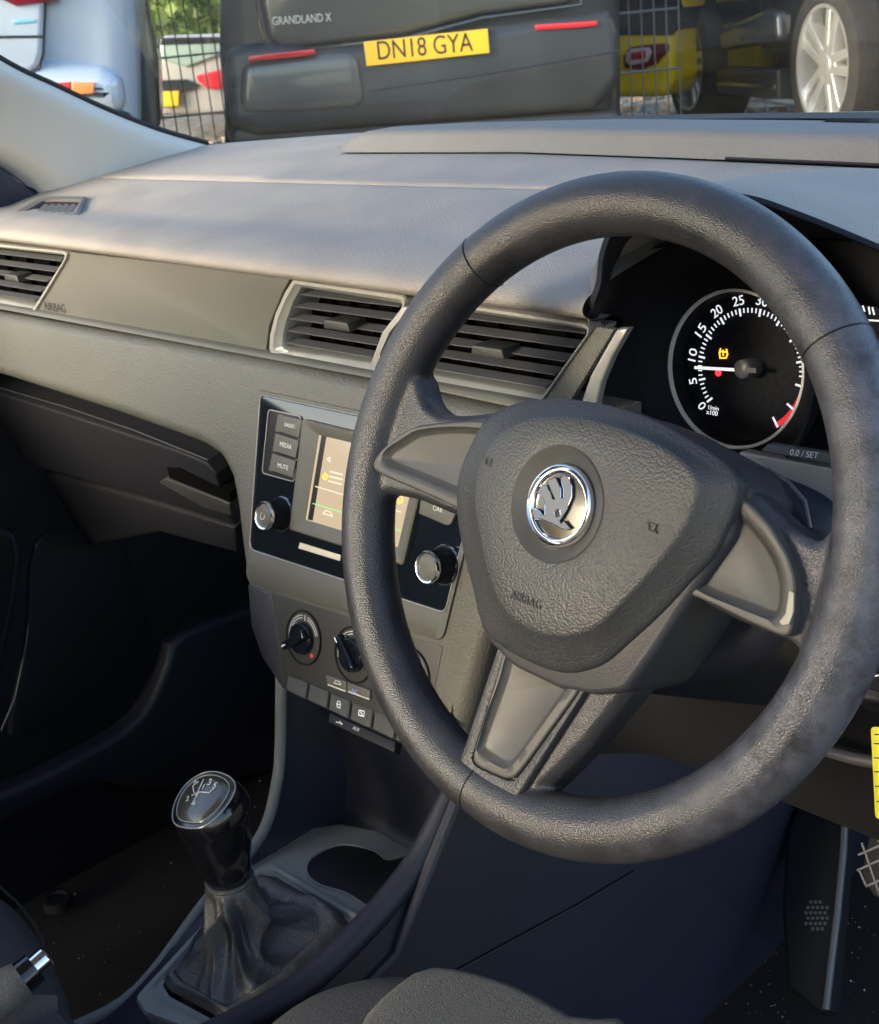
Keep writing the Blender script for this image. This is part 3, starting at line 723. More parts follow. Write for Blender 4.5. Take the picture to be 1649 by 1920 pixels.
# hood (cowl) over the cluster
arch = [(1104, 592, .126), (1104, 578, .119), (1110, 556, .115), (1120, 525, .116), (1127, 470, .120), (1152, 418, .123), (1215, 378, .122), (1310, 358, .118), (1410, 366, .112), (1500, 396, .108), (1580, 428, .104), (1660, 462, .10), (1760, 510, .098), (1900, 600, .098)]
A3 = [on(x, y, 1, yy) for x, y, yy in arch]
A3 = catmull(A3, 64)
def sst(a, b, x): t = max(0, min(1, (x-a)/(b-a))); return t*t*(3-2*t)
inner = []; mids = []
for i, p in enumerate(A3):
    t = i/63; top = sst(.28, .55, t)
    inner.append(V((p.x-.075*(1-top), .250, (p.z-.030)*(1-top)+top*(p.z-.012))))
    mids.append(p.lerp(inner[-1], .45)+V((0, 0, -.002)))
rowsI = [A3, [p+V((.002, .004, -.004)) for p in A3], mids, inner]
MT['cowl'] = mat('cowl_plastic', (.011, .011, .016), .6, spec=.3, bumps=(('n', 900, .4, .0004),))
surf('hood_lining', rowsI, 'cowl', ic, 80, 16, .001)
rowsO = []
for s_ in (0, .03, .10, .25, .5, .75, 1):
    r_o = []
    for i, p in enumerate(A3):
        t = i/63; top = sst(.25, .55, t)
        f = V((p.x-.035, p.y+.03, dz(p.y+.03)-.006)).lerp(V((p.x-.03, .385, dz(.385)-.004)), top)
        q = p.lerp(f, s_)
        q.z = p.z*(1-s_**1.8)+f.z*s_**1.8+.0022*min(1, s_/.08)*(1-s_)
        q.z -= .006*(1-sst(.12, .26, t)); q.x += .0
        r_o.append(q)
    rowsO.append(r_o)
hd = surf('instrument_hood', rowsO, 'pad', dash, 80, 44, 0)

# ================================================================== WINDSCREEN, PILLAR
ws = surf('windscreen', [[(x, ybase(x)+.035, .145) for x in (-1.07, -.9, -.7, -.42, -.1, .15, .36)],
        [(x*.97-.01, ybase(x)*.45+.10, .40) for x in (-1.07, -.9, -.7, -.42, -.1, .15, .36)],
        [(x*.90-.03, -.14-.05*0, .605+.03*(1-((x+.35)/.7)**2)) for x in (-1.07, -.9, -.7, -.42, -.1, .15, .36)]], 'glass', None, 30, 24, 0)
ws['label'] = 'dusty laminated windscreen above the dashboard'; ws['category'] = 'windscreen'
pl_ = thing('pillar_trim', 'pale grey windscreen pillar trim at the upper left', 'pillar trim', (-1.03, .3, .15))
eA = [on(x, y, 0, xx) for x, y, xx in ((-420, -170, -.95), (-220, -20, -.985), (0, 118, -1.0), (100, 166, -1.005), (200, 212, -1.01), (300, 250, -1.02), (374, 271, -1.03))]
eB = [on(x, y, 0, xx) for x, y, xx in ((-420, 50, -1.03), (-220, 175, -1.04), (0, 308, -1.05), (40, 332, -1.05), (75, 356, -1.05), (150, 352, -1.045), (378, 282, -1.04))]
eB = [on(x, y, 0, xx) for x, y, xx in ((-420, 50, -1.03), (-220, 175, -1.04), (-60, 272, -1.05), (0, 309, -1.055), (40, 338, -1.055), (72, 366, -1.05), (90, 380, -1.045))]
eM = [a.lerp(b, .5)+V((.022, 0, .0)) for a, b in zip(eA, eB)]
eC = [on(x, y, 0, xx) for x, y, xx in ((-420, 0, -.99), (-220, 110, -1.0), (-40, 205, -1.015), (40, 262, -1.02), (120, 310, -1.02), (190, 355, -1.02), (235, 362, -1.02))]
eA[-1] = on(385, 274, 0, -1.03)
surf('cover', [eA, [a.lerp(b, .25)+V((.012, 0, 0)) for a, b in zip(eA, eC)], eC, [a.lerp(b, .6)+V((.006, 0, 0)) for a, b in zip(eC, eB)], eB], 'pillar', pl_, 50, 24, .004)
tube('glass_seal', [p+V((0, .003, .003)) for p in catmull(eA, 30)], .0045, 'seal', pl_, 8)
rt_ = thing('right_pillar_trim', 'pillar trim at the open driver side', 'pillar trim', (.33, .3, .15))
bpy.data.objects.remove(rt_)

# ================================================================== PASSENGER DOOR
dr = thing('passenger_door', 'closed passenger door card with a speaker grille and bin in deep shade', 'door', (-1.06, 0, -.6))
PDR = Plane((-1.045, 0, 0), (0, 1, 0), (1, 0, 0))
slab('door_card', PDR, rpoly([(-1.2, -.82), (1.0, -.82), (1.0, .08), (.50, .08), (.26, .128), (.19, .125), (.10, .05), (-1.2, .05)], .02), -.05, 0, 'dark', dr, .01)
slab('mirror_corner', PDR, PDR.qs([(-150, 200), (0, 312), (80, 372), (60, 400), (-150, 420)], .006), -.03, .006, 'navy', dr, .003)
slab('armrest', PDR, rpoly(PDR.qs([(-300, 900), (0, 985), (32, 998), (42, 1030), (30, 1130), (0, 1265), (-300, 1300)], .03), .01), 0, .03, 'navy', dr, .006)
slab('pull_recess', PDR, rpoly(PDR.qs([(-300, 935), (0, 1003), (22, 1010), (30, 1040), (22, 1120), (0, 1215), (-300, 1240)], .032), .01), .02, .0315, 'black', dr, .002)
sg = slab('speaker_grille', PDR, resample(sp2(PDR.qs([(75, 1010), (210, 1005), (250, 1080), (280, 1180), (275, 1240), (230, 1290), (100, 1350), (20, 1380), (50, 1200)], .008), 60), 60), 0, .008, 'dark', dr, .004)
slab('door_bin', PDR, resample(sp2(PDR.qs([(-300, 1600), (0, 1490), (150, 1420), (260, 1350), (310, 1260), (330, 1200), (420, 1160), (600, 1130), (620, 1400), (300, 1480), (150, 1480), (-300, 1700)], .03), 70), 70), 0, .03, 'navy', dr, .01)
tube('card_seam', [PDR.w(*PDR.q(x, y, .006), .006) for x, y in ((68, 1020), (60, 1130), (45, 1230), (28, 1310), (2, 1370))], .0012, 'slat', dr, 6)

# ================================================================== CENTRE CONSOLE
cs = thing('centre_console', 'navy grey centre console between the footwells with a cup holder', 'console', (-.35, .05, -.5))
Lp = catmull([on(x, y, 0, -.45) for x, y in ((528, 1240), (526, 1400), (519, 1470), (500, 1545), (466, 1600), (385, 1692), (245, 1868), (60, 1960))], 40)
Rp = catmull([on(x, y, 0, -.262) for x, y in ((905, 1250), (868, 1400), (822, 1510), (783, 1590), (740, 1655), (665, 1740), (540, 1850), (330, 1960))], 40)
# inner trough surface between the side rails
PB = Plane((-.35, .03, -.445), (1, 0, 0), (0, -.22, .975))
def bowl(t):
    a, b = Lp[t], Rp[t]; m_ = a.lerp(b, .5)
    return a, b
rows = []
back = catmull([V((0, .10, -.29)), V((0, .13, -.36)), V((0, .135, -.42)), V((0, .115, -.447)), V((0, .03, -.457)), V((0, -.15, -.498)), V((0, -.3, -.52))], 40)
nR = 40
rows = [Lp, [V((-.435, b.y, min(b.z, l.z-.002) if i > 22 else b.z)) for i, (b, l) in enumerate(zip(back, Lp))],
        [V((-.35, b.y, b.z)) for b in back], [V((-.278, b.y, b.z)) for b in back], Rp]
def joinrows(name, rows, m, parent):
    k = len(rows[0]); vs = [p for r in rows for p in r]
    fs = [(j*k+i, j*k+i+1, (j+1)*k+i+1, (j+1)*k+i) for j in range(len(rows)-1) for i in range(k-1)]
    return ob(name, vs, fs, m, parent, 50)
joinrows('trough', rows, 'navy', cs)
# rails
railr = [.0035]*40
tube('left_rail', [p+V((0, 0, 0)) for p in Lp], .0055, 'console', cs, 12)
vv = []
# right rail: wide rounded edge
rr_ = []
for i, p in enumerate(Rp): rr_.append(.007+.0045*min(1, i/22))
tube('right_rail', [p+V((.004, 0, -.004)) for p in Rp], rr_, 'navy', cs, 16)
# driver-side flank
fl = [Rp[i]+V((.012, 0, -.012)) for i in range(40)]
joinrows('flank', [fl, [V((-.236, p.y+.03, p.z-.06)) for p in fl], [V((-.236, p.y+.16+.25*max(0, 1-i/25), -.79)) for i, p in enumerate(fl)]], 'navy', cs)
joinrows('left_flank', [Lp, [V((-.455, p.y, p.z-.05)) for p in Lp], [V((-.455, p.y+.05, -.79)) for p in Lp]], 'dark', cs)
# footwell carpet side panel with a diagonal seam
fs_ = slab('side_panel', Plane((-.238, 0, 0), (0, 1, 0), (1, 0, 0)), [(-.4, -.79), (.95, -.79), (.95, -.20), (.16, -.27), (.02, -.44), (-.4, -.55)], -.01, 0, 'navy', cs, .004)
PX = Plane((-.234, 0, 0), (0, 1, 0), (1, 0, 0))
tube('panel_seam', [PX.w(*PX.q(x, y)) for x, y in ((1190, 1635), (1080, 1700), (960, 1765), (845, 1828))], .0014, 'black', cs, 6)
# cup holder
PCU = Plane((-.33, .08, -.448), (1, 0, 0), (0, -.08, .997))
cu_o = sp2(PCU.qs([(590, 1612), (640, 1590), (700, 1600), (728, 1618), (768, 1612), (790, 1640), (765, 1690), (715, 1722), (690, 1705), (650, 1680), (600, 1664), (578, 1640)]), 60)
cu_o = ccw(cu_o)
slab('tray_plate', PCU, rpoly(PCU.qs([(440, 1640), (530, 1560), (640, 1545), (820, 1580), (790, 1680), (705, 1735), (600, 1680), (500, 1640)], .002), .004), -.004, .002, 'console', cs, .001)
frame('cup_holder_rim', PCU, inset(cu_o, -.002), inset(cu_o, .001), [(0, .002), (.3, .0045), (.7, .0045), (1, .002), (1, .0012)], 'console', cs)
slab('cup_holder_well', PCU, inset(cu_o, .0005), .0, .0032, 'black', cs, .0003)
# gear lever surround
go = rpoly(PB.qs([(480, 1628), (510, 1620), (676, 1718), (690, 1738), (560, 1872), (430, 1960), (270, 1900), (252, 1872), (400, 1712)], .006), .006, 4)
gi = rpoly(PB.qs([(497, 1648), (520, 1645), (648, 1722), (655, 1742), (548, 1852), (430, 1928), (318, 1868), (303, 1845), (420, 1715)], .004), .006, 4)
frame('lever_surround', PB, go, gi, [(0, -.02), (0, .004), (.08, .0065), (.55, .0065), (.75, .0035), (1, .003), (1, -.006)], 'console', cs)

# ================================================================== GEAR LEVER
gl = thing('gear_lever', 'gear lever with a glossy black knob and leather boot', 'gear lever', PB.w(*PB.q(470, 1800)))
NB = 168
base = ccw(resample(PB.qs([(497, 1650), (520, 1647), (646, 1723), (653, 1742), (548, 1850), (432, 1925), (318, 1866), (305, 1845), (420, 1717)], .003), NB))
base3 = [PB.w(u, v, .003) for u, v in base]
neck = on(432, 1655, 0, -.36)
kt = on(392, 1490, 0, -.362)
ax = (kt-neck).normalized(); axx = V((1, 0, 0)); axx = (axx-ax*axx.dot(ax)).normalized(); axy = ax.cross(axx)
cen = sum(base3, V((0, 0, 0)))/NB
def nring(c, r):
    out = []
    for p in base3:
        d = p-cen; a = math.atan2(d.dot(axy), d.dot(axx)); out.append(c+axx*r*math.cos(a)+axy*r*math.sin(a))
    return out
K = 60; vs = []
cpos = catmull([cen+V((0, 0, .004)), cen.lerp(neck, .33)+V((.0, -.008, -.008)), cen.lerp(neck, .66)+V((0, -.004, -.0)), neck, neck+ax*.010], K)
top = nring(V((0, 0, 0)), 1.0)
for j in range(K):
    t = j/(K-1)
    # radius profile: flat pillow at the base, swelling, tight neck
    for i, p in enumerate(base3):
        a = 2*math.pi*i/NB; bd = (p-cen)
        nd = top[i]
        s = (1-t)
        w_ = (1-t)**1.6
        if t < .12: w_ = 1-(t/.12)*.18
        else: w_ = .82*(1-(t-.12)/.88)**1.25
        blend = min(1, max(0, (t-.12)/.4))
        rad_n = .0165+.020*math.sin(math.pi*min(1, (1-t)*1.3))**1.5*(1-t)
        fold = 0
        fa = (.75-1.6*abs(math.sin(a*2.5+t*3+.8*math.sin(a*2))))*.8+(.6-1.3*abs(math.sin(a*1.5-t*5+2)))*.8+(.4-.8*abs(math.sin(a*4.5+t*2.5+1.2*math.sin(a*2))))*.6
        amp = .0145*math.sin(math.pi*min(1, t*1.25+.04))**1.0*(1-t*.35)
        v1 = cen+bd*w_
        dn = bd.normalized()
        v1 = v1+dn*fa*amp*.6+V((0, 0, 1))*(cpos[j].z-cen.z+fa*amp*.45)
        hshift = cpos[j]-cen; v1 += V((hshift.x, hshift.y, 0))
        v2 = cpos[j]+nd*(rad_n+fa*amp*.7)
        q = v1.lerp(v2, blend*blend*(3-2*blend))
        if t < .12: q += V((0, 0, .006*math.sin(math.pi*t/.12)))
        vs.append(q)
fs = [(j*NB+i, j*NB+(i+1) % NB, (j+1)*NB+(i+1) % NB, (j+1)*NB+i) for j in range(K-1) for i in range(NB)]
ob('boot', vs, fs, 'boot', gl, 80)
tube('boot_collar', [neck+ax*.004+(axx*math.cos(a)+axy*math.sin(a))*.0185 for a in [2*math.pi*i/30 for i in range(30)]], .0022, 'boot', gl, 8, True)
# knob: loops from the collar to the cap outline
PK = Plane(on(384, 1500, 0, -.362)+V((0, 0, .0)), (1, 0, 0), (-.10, -.42, .90))
cap = ccw(sp2(PK.qs([(331, 1545), (327, 1515), (345, 1478), (375, 1454), (405, 1449), (432, 1460), (440, 1480), (425, 1510), (398, 1538), (370, 1552)], 0), 60))
cap3 = [PK.w(u, v, 0) for u, v in cap]; cc3 = sum(cap3, V((0, 0, 0)))/60
def kring(c, rx, ry):
    out = []
    for p in cap3:
        d = (p-cc3); a = math.atan2(d.dot(axy), d.dot(axx)); out.append(c+axx*rx*math.cos(a)+axy*ry*math.sin(a))
    return out
L_ = (kt-neck).length
rings = [kring(neck+ax*.004, .0165, .0165), kring(neck+ax*.010, .0195, .0195), kring(neck+ax*.022, .0205, .022), kring(neck+ax*.040, .0245, .026)]
m1 = kring(neck+ax*.060, .029, .031)
rings += [[a.lerp(b, .35) for a, b in zip(m1, cap3)]]
big = [cc3+(p-cc3)*1.16-PK.n*.016 for p in cap3]
rings += [[a.lerp(b, .75) for a, b in zip(m1, big)], [cc3+(p-cc3)*1.13-PK.n*.008 for p in cap3], [cc3+(p-cc3)*1.04-PK.n*.001 for p in cap3], cap3]
cols = [catmull([r[i] for r in rings], 34) for i in range(60)]
vs = [cols[i][j] for j in range(34) for i in range(60)]
fs = [(j*60+i, j*60+(i+1) % 60, (j+1)*60+(i+1) % 60, (j+1)*60+i) for j in range(33) for i in range(60)]
fs += [tuple(33*60+i for i in range(60))]
MT['knobgloss'] = mat('knob_gloss', (.006, .006, .008), .14, coat=.4, tint=.2, tscale=60, rvar=.05)
kb = ob('knob', vs, fs, 'knobgloss', gl, 60)
def scl(l, s):
    cx = sum(p[0] for p in l)/len(l); cy = sum(p[1] for p in l)/len(l); return [(cx+(p[0]-cx)*s, cy+(p[1]-cy)*s) for p in l]
tube('knob_trim', [PK.w(u, v, .0002) for u, v in scl(cap, 1.03)], .00045, 'bezel', kb, 8, True)
tube('cap_trim', [PK.w(u, v, .0016) for u, v in scl(cap, .86)], .00035, 'bezel', kb, 8, True)
ob('cap', *stack(PK, [(scl(cap, .9), -.001), (scl(cap, .88), .0008), (scl(cap, .84), .0018), (scl(cap, .6), .0034), (scl(cap, .3), .0042), (scl(cap, .1), .0045)]), mat('cap_gloss', (.06, .058, .048), .22, .3, coat=.5), kb, 60)
pc_ = .0046
strokes('shift_pattern', PK, [[(364, 1486), (362, 1474), (372, 1466)], [(368, 1492), (382, 1462)], [(374, 1485), (392, 1487), (402, 1478)], [(374, 1485), (360, 1508)], [(360, 1492), (374, 1485)], [(384, 1471), (380, 1480)]], .0009, pc_, 'print', kb, ext=.0003)
for s, a, b in (('R', (363, 1470), (369, 1468)), ('3', (388, 1473), (394, 1472)), ('5', (398, 1479), (404, 1478)), ('2', (348, 1503), (354, 1501)), ('4', (360, 1512), (366, 1510))):
    text('shift_number', s, PK, a, b, 'print', kb, pc_)

# ================================================================== SEATS, HANDBRAKE
ds = thing('driver_seat', 'dark cloth driver seat cushion with a lighter centre, cut off by the lower edge', 'seat', (-.02, -.3, -.5))
def cushion(name, loop, z0, z1, m, parent, r=.05, dome=.012):
    P_ = Plane((0, 0, z1), (1, 0, 0), (0, 0, 1)); lo = [(loop, z0-z1)]
    for k in range(9):
        a = math.pi/2*k/8; lo.append((inset(loop, r*(1-math.cos(a))), -r*(1-math.sin(a))))
    lo.append((scl(inset(loop, r), .6), dome*.7)); lo.append((scl(inset(loop, r), .25), dome))
    return ob(name, *stack(P_, lo), m, parent, 70)
ZS = -.375
P0 = Plane((0, 0, ZS), (1, 0, 0), (0, 0, 1))
a = P0.qs([(395, 1960), (470, 1893), (560, 1832), (660, 1798), (760, 1788), (880, 1802), (1000, 1848), (1120, 1925), (1250, 2010)])
lp = ccw(resample(sp2(a+[(.22, -.20), (.24, -.6), (.0, -.65), (-.24, -.62), (-.27, -.3)], 120), 120))
cushion('cushion', lp, -.62, ZS+.006, 'cloth', ds, .05)
a = P0.qs([(640, 1975), (690, 1915), (740, 1868), (800, 1832), (880, 1838), (980, 1870), (1080, 1925), (1180, 1990)])
lp = ccw(resample(sp2(a+[(.10, -.3), (.10, -.6), (-.12, -.6), (-.13, -.35)], 100), 100))
cushion('centre_panel', lp, -.5, ZS+.014, 'cloth2', ds, .012, .006)
ps = thing('passenger_seat', 'dark cloth passenger seat at the lower left with piping along its side', 'seat', (-.62, -.3, -.5))
ZP = -.40; P1 = Plane((0, 0, ZP), (1, 0, 0), (0, 0, 1))
a = P1.qs([(-230, 1600), (-60, 1625), (10, 1650), (60, 1705), (100, 1780), (120, 1850), (126, 1930)])
lp = ccw(resample(sp2(a+[(-.46, -.42), (-.46, -.72), (-.62, -.74), (-.86, -.72), (-.9, -.3)], 120), 120))
cushion('cushion', lp, -.62, ZP, 'cloth', ps, .04)
tube('piping', [P1.w(*P1.q(x, y, .004), .004) for x, y in ((-10, 1655), (30, 1690), (62, 1730), (84, 1768), (76, 1800), (62, 1826))], .0012, 'black', ps, 6)
PSB2 = Plane((-.66, -.66, -.1), (1, 0, 0), (0, -.95*-1, .2))
cushion_b = rpoly([(-.22, -.30), (.22, -.30), (.22, .38), (.12, .44), (-.12, .44), (-.22, .38)], .08)
slab('backrest', PSB2, cushion_b, -.12, 0, 'cloth', ps, .05, 6)
hb = thing('handbrake', 'handbrake grip with a silver release button between the seats', 'handbrake', on(20, 1860, 0, -.35))
g0, g1 = on(-160, 2010, 0, -.352), on(40, 1836, 0, -.345)
tube('grip', catmull([g0, g0.lerp(g1, .5)+V((0, 0, .004)), g1], 14), [.015]*13+[.0135], 'cloth2', hb, 18)
dh = (g1-g0).normalized()
tube('tip', [g1, g1+dh*.012], [.0125, .0118], 'knobgloss', hb, 18)
tube('release_button', [g1+dh*.010, g1+dh*.022, g1+dh*.0235], [.0085, .0085, .007], 'chrome', hb, 16)

# ================================================================== FOOTWELL
ft = thing('footrest', 'worn black footrest pad with a dotted patch beside the pedals', 'footrest', on(1545, 1895, 2, -.75))
PF = Plane(on(1545, 1895, 2, -.75), (1, 0, 0), (0, -.75, .66))
slab('pad', PF, PF.qs([(1475, 1850), (1465, 1700), (1475, 1560), (1500, 1500), (1590, 1478), (1585, 1560), (1572, 1700), (1556, 1895), (1535, 1900)]), -.03, 0, 'dark', ft, .006)
tube('edge', [PF.w(*PF.q(x, y, .002), .002) for x, y in ((1588, 1480), (1582, 1600), (1570, 1720), (1560, 1800), (1549, 1893))], .004, 'slat', ft, 8)
dots = []
for i in range(6):
    for j in range(5):
        if (i-2.5)**2+(j-2)**2 < 9:
            q = PF.q(1512+j*9+(i % 2)*4, 1692+i*10, .0); dots.append(stack(PF, [(circ(q, .0022, 8), -.001), (circ(q, .0018, 8), .0012)]))
ob('dots', *join(dots), 'slat', ft, 0)['kind'] = 'stuff'
pd = thing('clutch_pedal', 'rubber pedal pad with a raised grid at the lower right edge', 'pedal', on(1635, 1610, 1, .5))
PP = Plane(on(1635, 1610, 1, .5), (1, 0, 0), (0, -.85, .5))
slab('rubber_pad', PP, rpoly(PP.qs([(1612, 1640), (1630, 1560), (1700, 1530), (1720, 1640), (1640, 1690)]), .008), -.015, 0, 'black', pd, .003)
strokes('grid', PP, [[(1612, 1630), (1626, 1662), (1700, 1630)], [(1610, 1632), (1700, 1590)], [(1618, 1582), (1649, 1672), (1660, 1700)], [(1612, 1603), (1700, 1565)], [(1638, 1552), (1680, 1640)]], .0018, .0, 'slat', pd, ext=.0015)
strokes('arm', PP, [[(1690, 1560), (1700, 1200)]], .02, -.012, 'black', pd, ext=.01)
# mat fixing on the passenger side and grit on the carpet
mf = thing('mat_fixing', 'round black floor mat fixing on the passenger carpet', 'fixing', on(108, 1686, 2, -.77))
PM = Plane(on(108, 1686, 2, -.77), (1, 0, 0), (0, 0, 1))
ob('button', *stack(PM, [(circ((0, 0), .020, 24), -.01), (circ((0, 0), .019, 24), .003), (circ((0, 0), .013, 24), .004), (circ((0, 0), .010, 24), .001)]), 'dark', mf, 40)
gr = []
for i in range(150):
    if i % 2: c = on(random.uniform(1350, 1649), random.uniform(1700, 1920), 2, -.787)
    else: c = on(random.uniform(80, 520), random.uniform(1440, 1900), 2, -.787)
    s = random.uniform(.0006, .0016); d = [V((random.uniform(-1, 1), random.uniform(-1, 1), random.uniform(-.6, .6))).normalized()*s for _ in range(4)]
    gr.append(([c+x for x in d], [(0, 1, 2), (0, 2, 3), (0, 3, 1), (1, 3, 2)]))
g_ = ob('carpet_grit', *join(gr), 'print', None, 0); g_['kind'] = 'stuff'; g_['label'] = 'pale grit scattered on the black carpet'; g_['category'] = 'grit'

# ================================================================== STEERING COLUMN, STALK, TAG
co = thing('steering_column', 'dark plastic steering column shroud behind the wheel hub', 'column', PW.w(.02, -.03, -.10))
lp = ccw(resample(sp2(PW.qs([(1010, 800), (1150, 770), (1300, 830), (1420, 880), (1520, 925), (1560, 975), (1545, 1040), (1500, 1110), (1450, 1200), (1390, 1250), (1290, 1290), (1160, 1300), (1020, 1240), (960, 1000)], -.045), 90), 90))
lo = [([(u*.6, v*.6-.06) for u, v in lp], -.26)]
for k in range(8):
    a = math.pi/2*k/7; lo.append((inset(lp, .016*(1-math.cos(a))), -.045-.016*(1-math.sin(a))))
ob('shroud', *stack(PW, lo), 'navy', co, 60)
tube('shroud_seam', [PW.w(*PW.q(x, y, -.043), -.043) for x, y in ((1440, 880), (1480, 905), (1510, 940), (1520, 990))], .0012, 'slat', co, 6)
st = thing('wiper_stalk', 'black control stalk with white symbols behind the right of the rim', 'stalk', PW.w(.2, -.05, -.07))
PT = Plane(on(1640, 1275, 0, .155), (1, 0, 0), (0, -.75, .66))
slab('paddle', PT, rpoly(PT.qs([(1560, 1275), (1620, 1248), (1700, 1240), (1720, 1330), (1650, 1322), (1600, 1310)]), .006), -.02, 0, 'black', st, .004)
strokes('symbols', PT, [[(1622, 1262), (1628, 1256), (1634, 1256), (1640, 1258), (1634, 1263), (1624, 1266), (1622, 1262)], [(1617, 1282), (1628, 1272), (1640, 1268), (1655, 1266)]], .0007, .0, 'white', st)
tg = thing('service_tag', 'yellow paper service tag with printed lines at the right edge', 'tag', on(1642, 1450, 0, .12))
PTG = Plane(on(1642, 1450, 0, .12), (.8, .6, 0), (.25, -.90, .25))
slab('card', PTG, rpoly(PTG.qs([(1633, 1362), (1740, 1375), (1745, 1545), (1642, 1536)]), .003), -.0008, 0, mat('yellow_card', (.75, .66, .02), .55), tg, .0003)
strokes('printed_lines', PTG, [[(1641, 1377), (1660, 1379)], [(1640, 1394), (1670, 1397)], [(1640, 1421), (1670, 1424)], [(1641, 1447), (1670, 1450)], [(1642, 1474), (1670, 1477)], [(1645, 1503), (1670, 1506)]], .0006, .0002, 'ink', tg)
tube('string', [PTG.w(*PTG.q(1690, 1372), 0), PTG.w(*PTG.q(1690, 1300), 0), PTG.w(*PTG.q(1680, 1250), -.03)], .0006, 'black', tg, 6)

# ================================================================== STEERING WHEEL
sw_ = thing('steering_wheel', 'worn black three spoke steering wheel with a chrome badge', 'steering wheel', (0, 0, 0))
parts = []
# torus
NT, NS = 160, 20; RR, rt0 = .1702, .0172
vs = []; fs = []
for i in range(NT):
    a = 2*math.pi*i/NT
    for k in range(NS):
        b = 2*math.pi*k/NS; r_ = RR+rt0*math.cos(b)*(1.02)
        vs.append(PW.w(r_*math.cos(a), r_*math.sin(a), rt0*math.sin(b)))
for i in range(NT):
    for k in range(NS):
        j = (i+1) % NT; l = (k+1) % NS; fs.append((i*NS+k, j*NS+k, j*NS+l, i*NS+l))
parts.append((vs, fs))
def core(pts, h0, h1, ins):
    p = ccw(resample(PW.qs(pts, h1), 60)); parts.append(stack(PW, [(inset(p, .002), h0), (p, h0+.004), (p, h1-ins), (inset(p, ins*.9), h1)], True, True))
core([(920, 772), (860, 778), (820, 775), (792, 752), (778, 700), (720, 640), (690, 760), (672, 850), (664, 930), (720, 925), (775, 935), (870, 975), (960, 950), (960, 800)], -.016, .0065, .004)
core([(1370, 900), (1420, 930), (1480, 985), (1530, 1018), (1560, 980), (1620, 930), (1640, 1050), (1600, 1180), (1540, 1260), (1500, 1230), (1480, 1205), (1380, 1165), (1290, 1120), (1250, 1000)], -.016, .005, .004)
core([(935, 1195), (866, 1408), (838, 1462), (870, 1530), (960, 1590), (1010, 1560), (985, 1510), (1030, 1470), (1100, 1400), (1180, 1300), (1200, 1230), (1050, 1150)], -.018, .0075, .006)
# hub core
core([(960, 800), (1100, 770), (1300, 850), (1370, 930), (1290, 1110), (1180, 1225), (1080, 1280), (960, 1240), (890, 1100), (880, 900)], -.03, .008, .004)
rim = ob('rim', *join(parts), 'rim', sw_, 0)
r = rim.modifiers.new('remesh', 'REMESH'); r.mode = 'VOXEL'; r.voxel_size = .0016; r.use_smooth_shade = True
s = rim.modifiers.new('smooth', 'SMOOTH'); s.iterations = 9; s.factor = .6
# seams across the rim
for px, py in ((915, 510), (1580, 640), (885, 1530)):
    q = PW.q(px, py); a = math.atan2(q[1], q[0])
    tube('rim_seam', [PW.w((RR+rt0*.995*math.cos(b))*math.cos(a), (RR+rt0*.995*math.cos(b))*math.sin(a), rt0*.995*math.sin(b)) for b in [2*math.pi*k/28 for k in range(28)]], .00055, 'black', sw_, 6, True)
# hub housing under the airbag cover
hp = ccw(resample(PW.qs([(860, 930), (905, 795), (1010, 752), (1200, 780), (1360, 865), (1388, 925), (1370, 1010), (1300, 1110), (1225, 1225), (1170, 1298), (1112, 1304), (1045, 1292), (962, 1252), (915, 1205), (885, 1110)], .0145), 120))
lo = [(scl(hp, .96), -.045), (hp, -.012), (hp, .010), (inset(hp, .0012), .0135), (inset(hp, .0035), .0148)]
MT['housing'] = mat('housing_plastic', (.034, .034, .038), .5, bumps=(('n', 900, .4, .0004),))
ob('hub_housing', *stack(PW, lo), 'housing', sw_, 50)
# airbag cover
H0 = .016
ao = [(1387, 908), (1383, 945), (1366, 990), (1340, 1040), (1300, 1085), (1240, 1150), (1180, 1205), (1135, 1243), (1097, 1258), (1066, 1262), (1030, 1256), (993, 1241), (950, 1218), (915, 1190), (900, 1155), (889, 1106), (872, 1040), (861, 980), (859, 918), (866, 880), (880, 845), (904, 798), (925, 775), (951, 762), (980, 753), (1014, 749), (1055, 748), (1097, 752), (1150, 762), (1201, 777), (1245, 795), (1285, 818), (1325, 842), (1358, 866), (1378, 886)]
ai = [(1311, 915), (1303, 945), (1289, 980), (1269, 1012), (1240, 1050), (1201, 1095), (1168, 1130), (1134, 1163), (1105, 1182), (1071, 1192), (1045, 1192), (1019, 1189), (990, 1178), (962, 1160), (940, 1135), (925, 1105), (912, 1060), (901, 1010), (893, 970), (890, 925), (896, 885), (910, 850), (930, 820), (955, 802), (980, 790), (1005, 783), (1035, 780), (1065, 780), (1100, 785), (1140, 795), (1180, 808), (1220, 825), (1255, 845), (1285, 868), (1304, 890)]
NA = 140
AO = ccw(sp2(PW.qs(ao, H0), NA)); AI = ccw(sp2(PW.qs(ai, .0282), NA))
def lerp2(a, b, t): return [(p[0]*(1-t)+q[0]*t, p[1]*(1-t)+q[1]*t) for p, q in zip(a, b)]
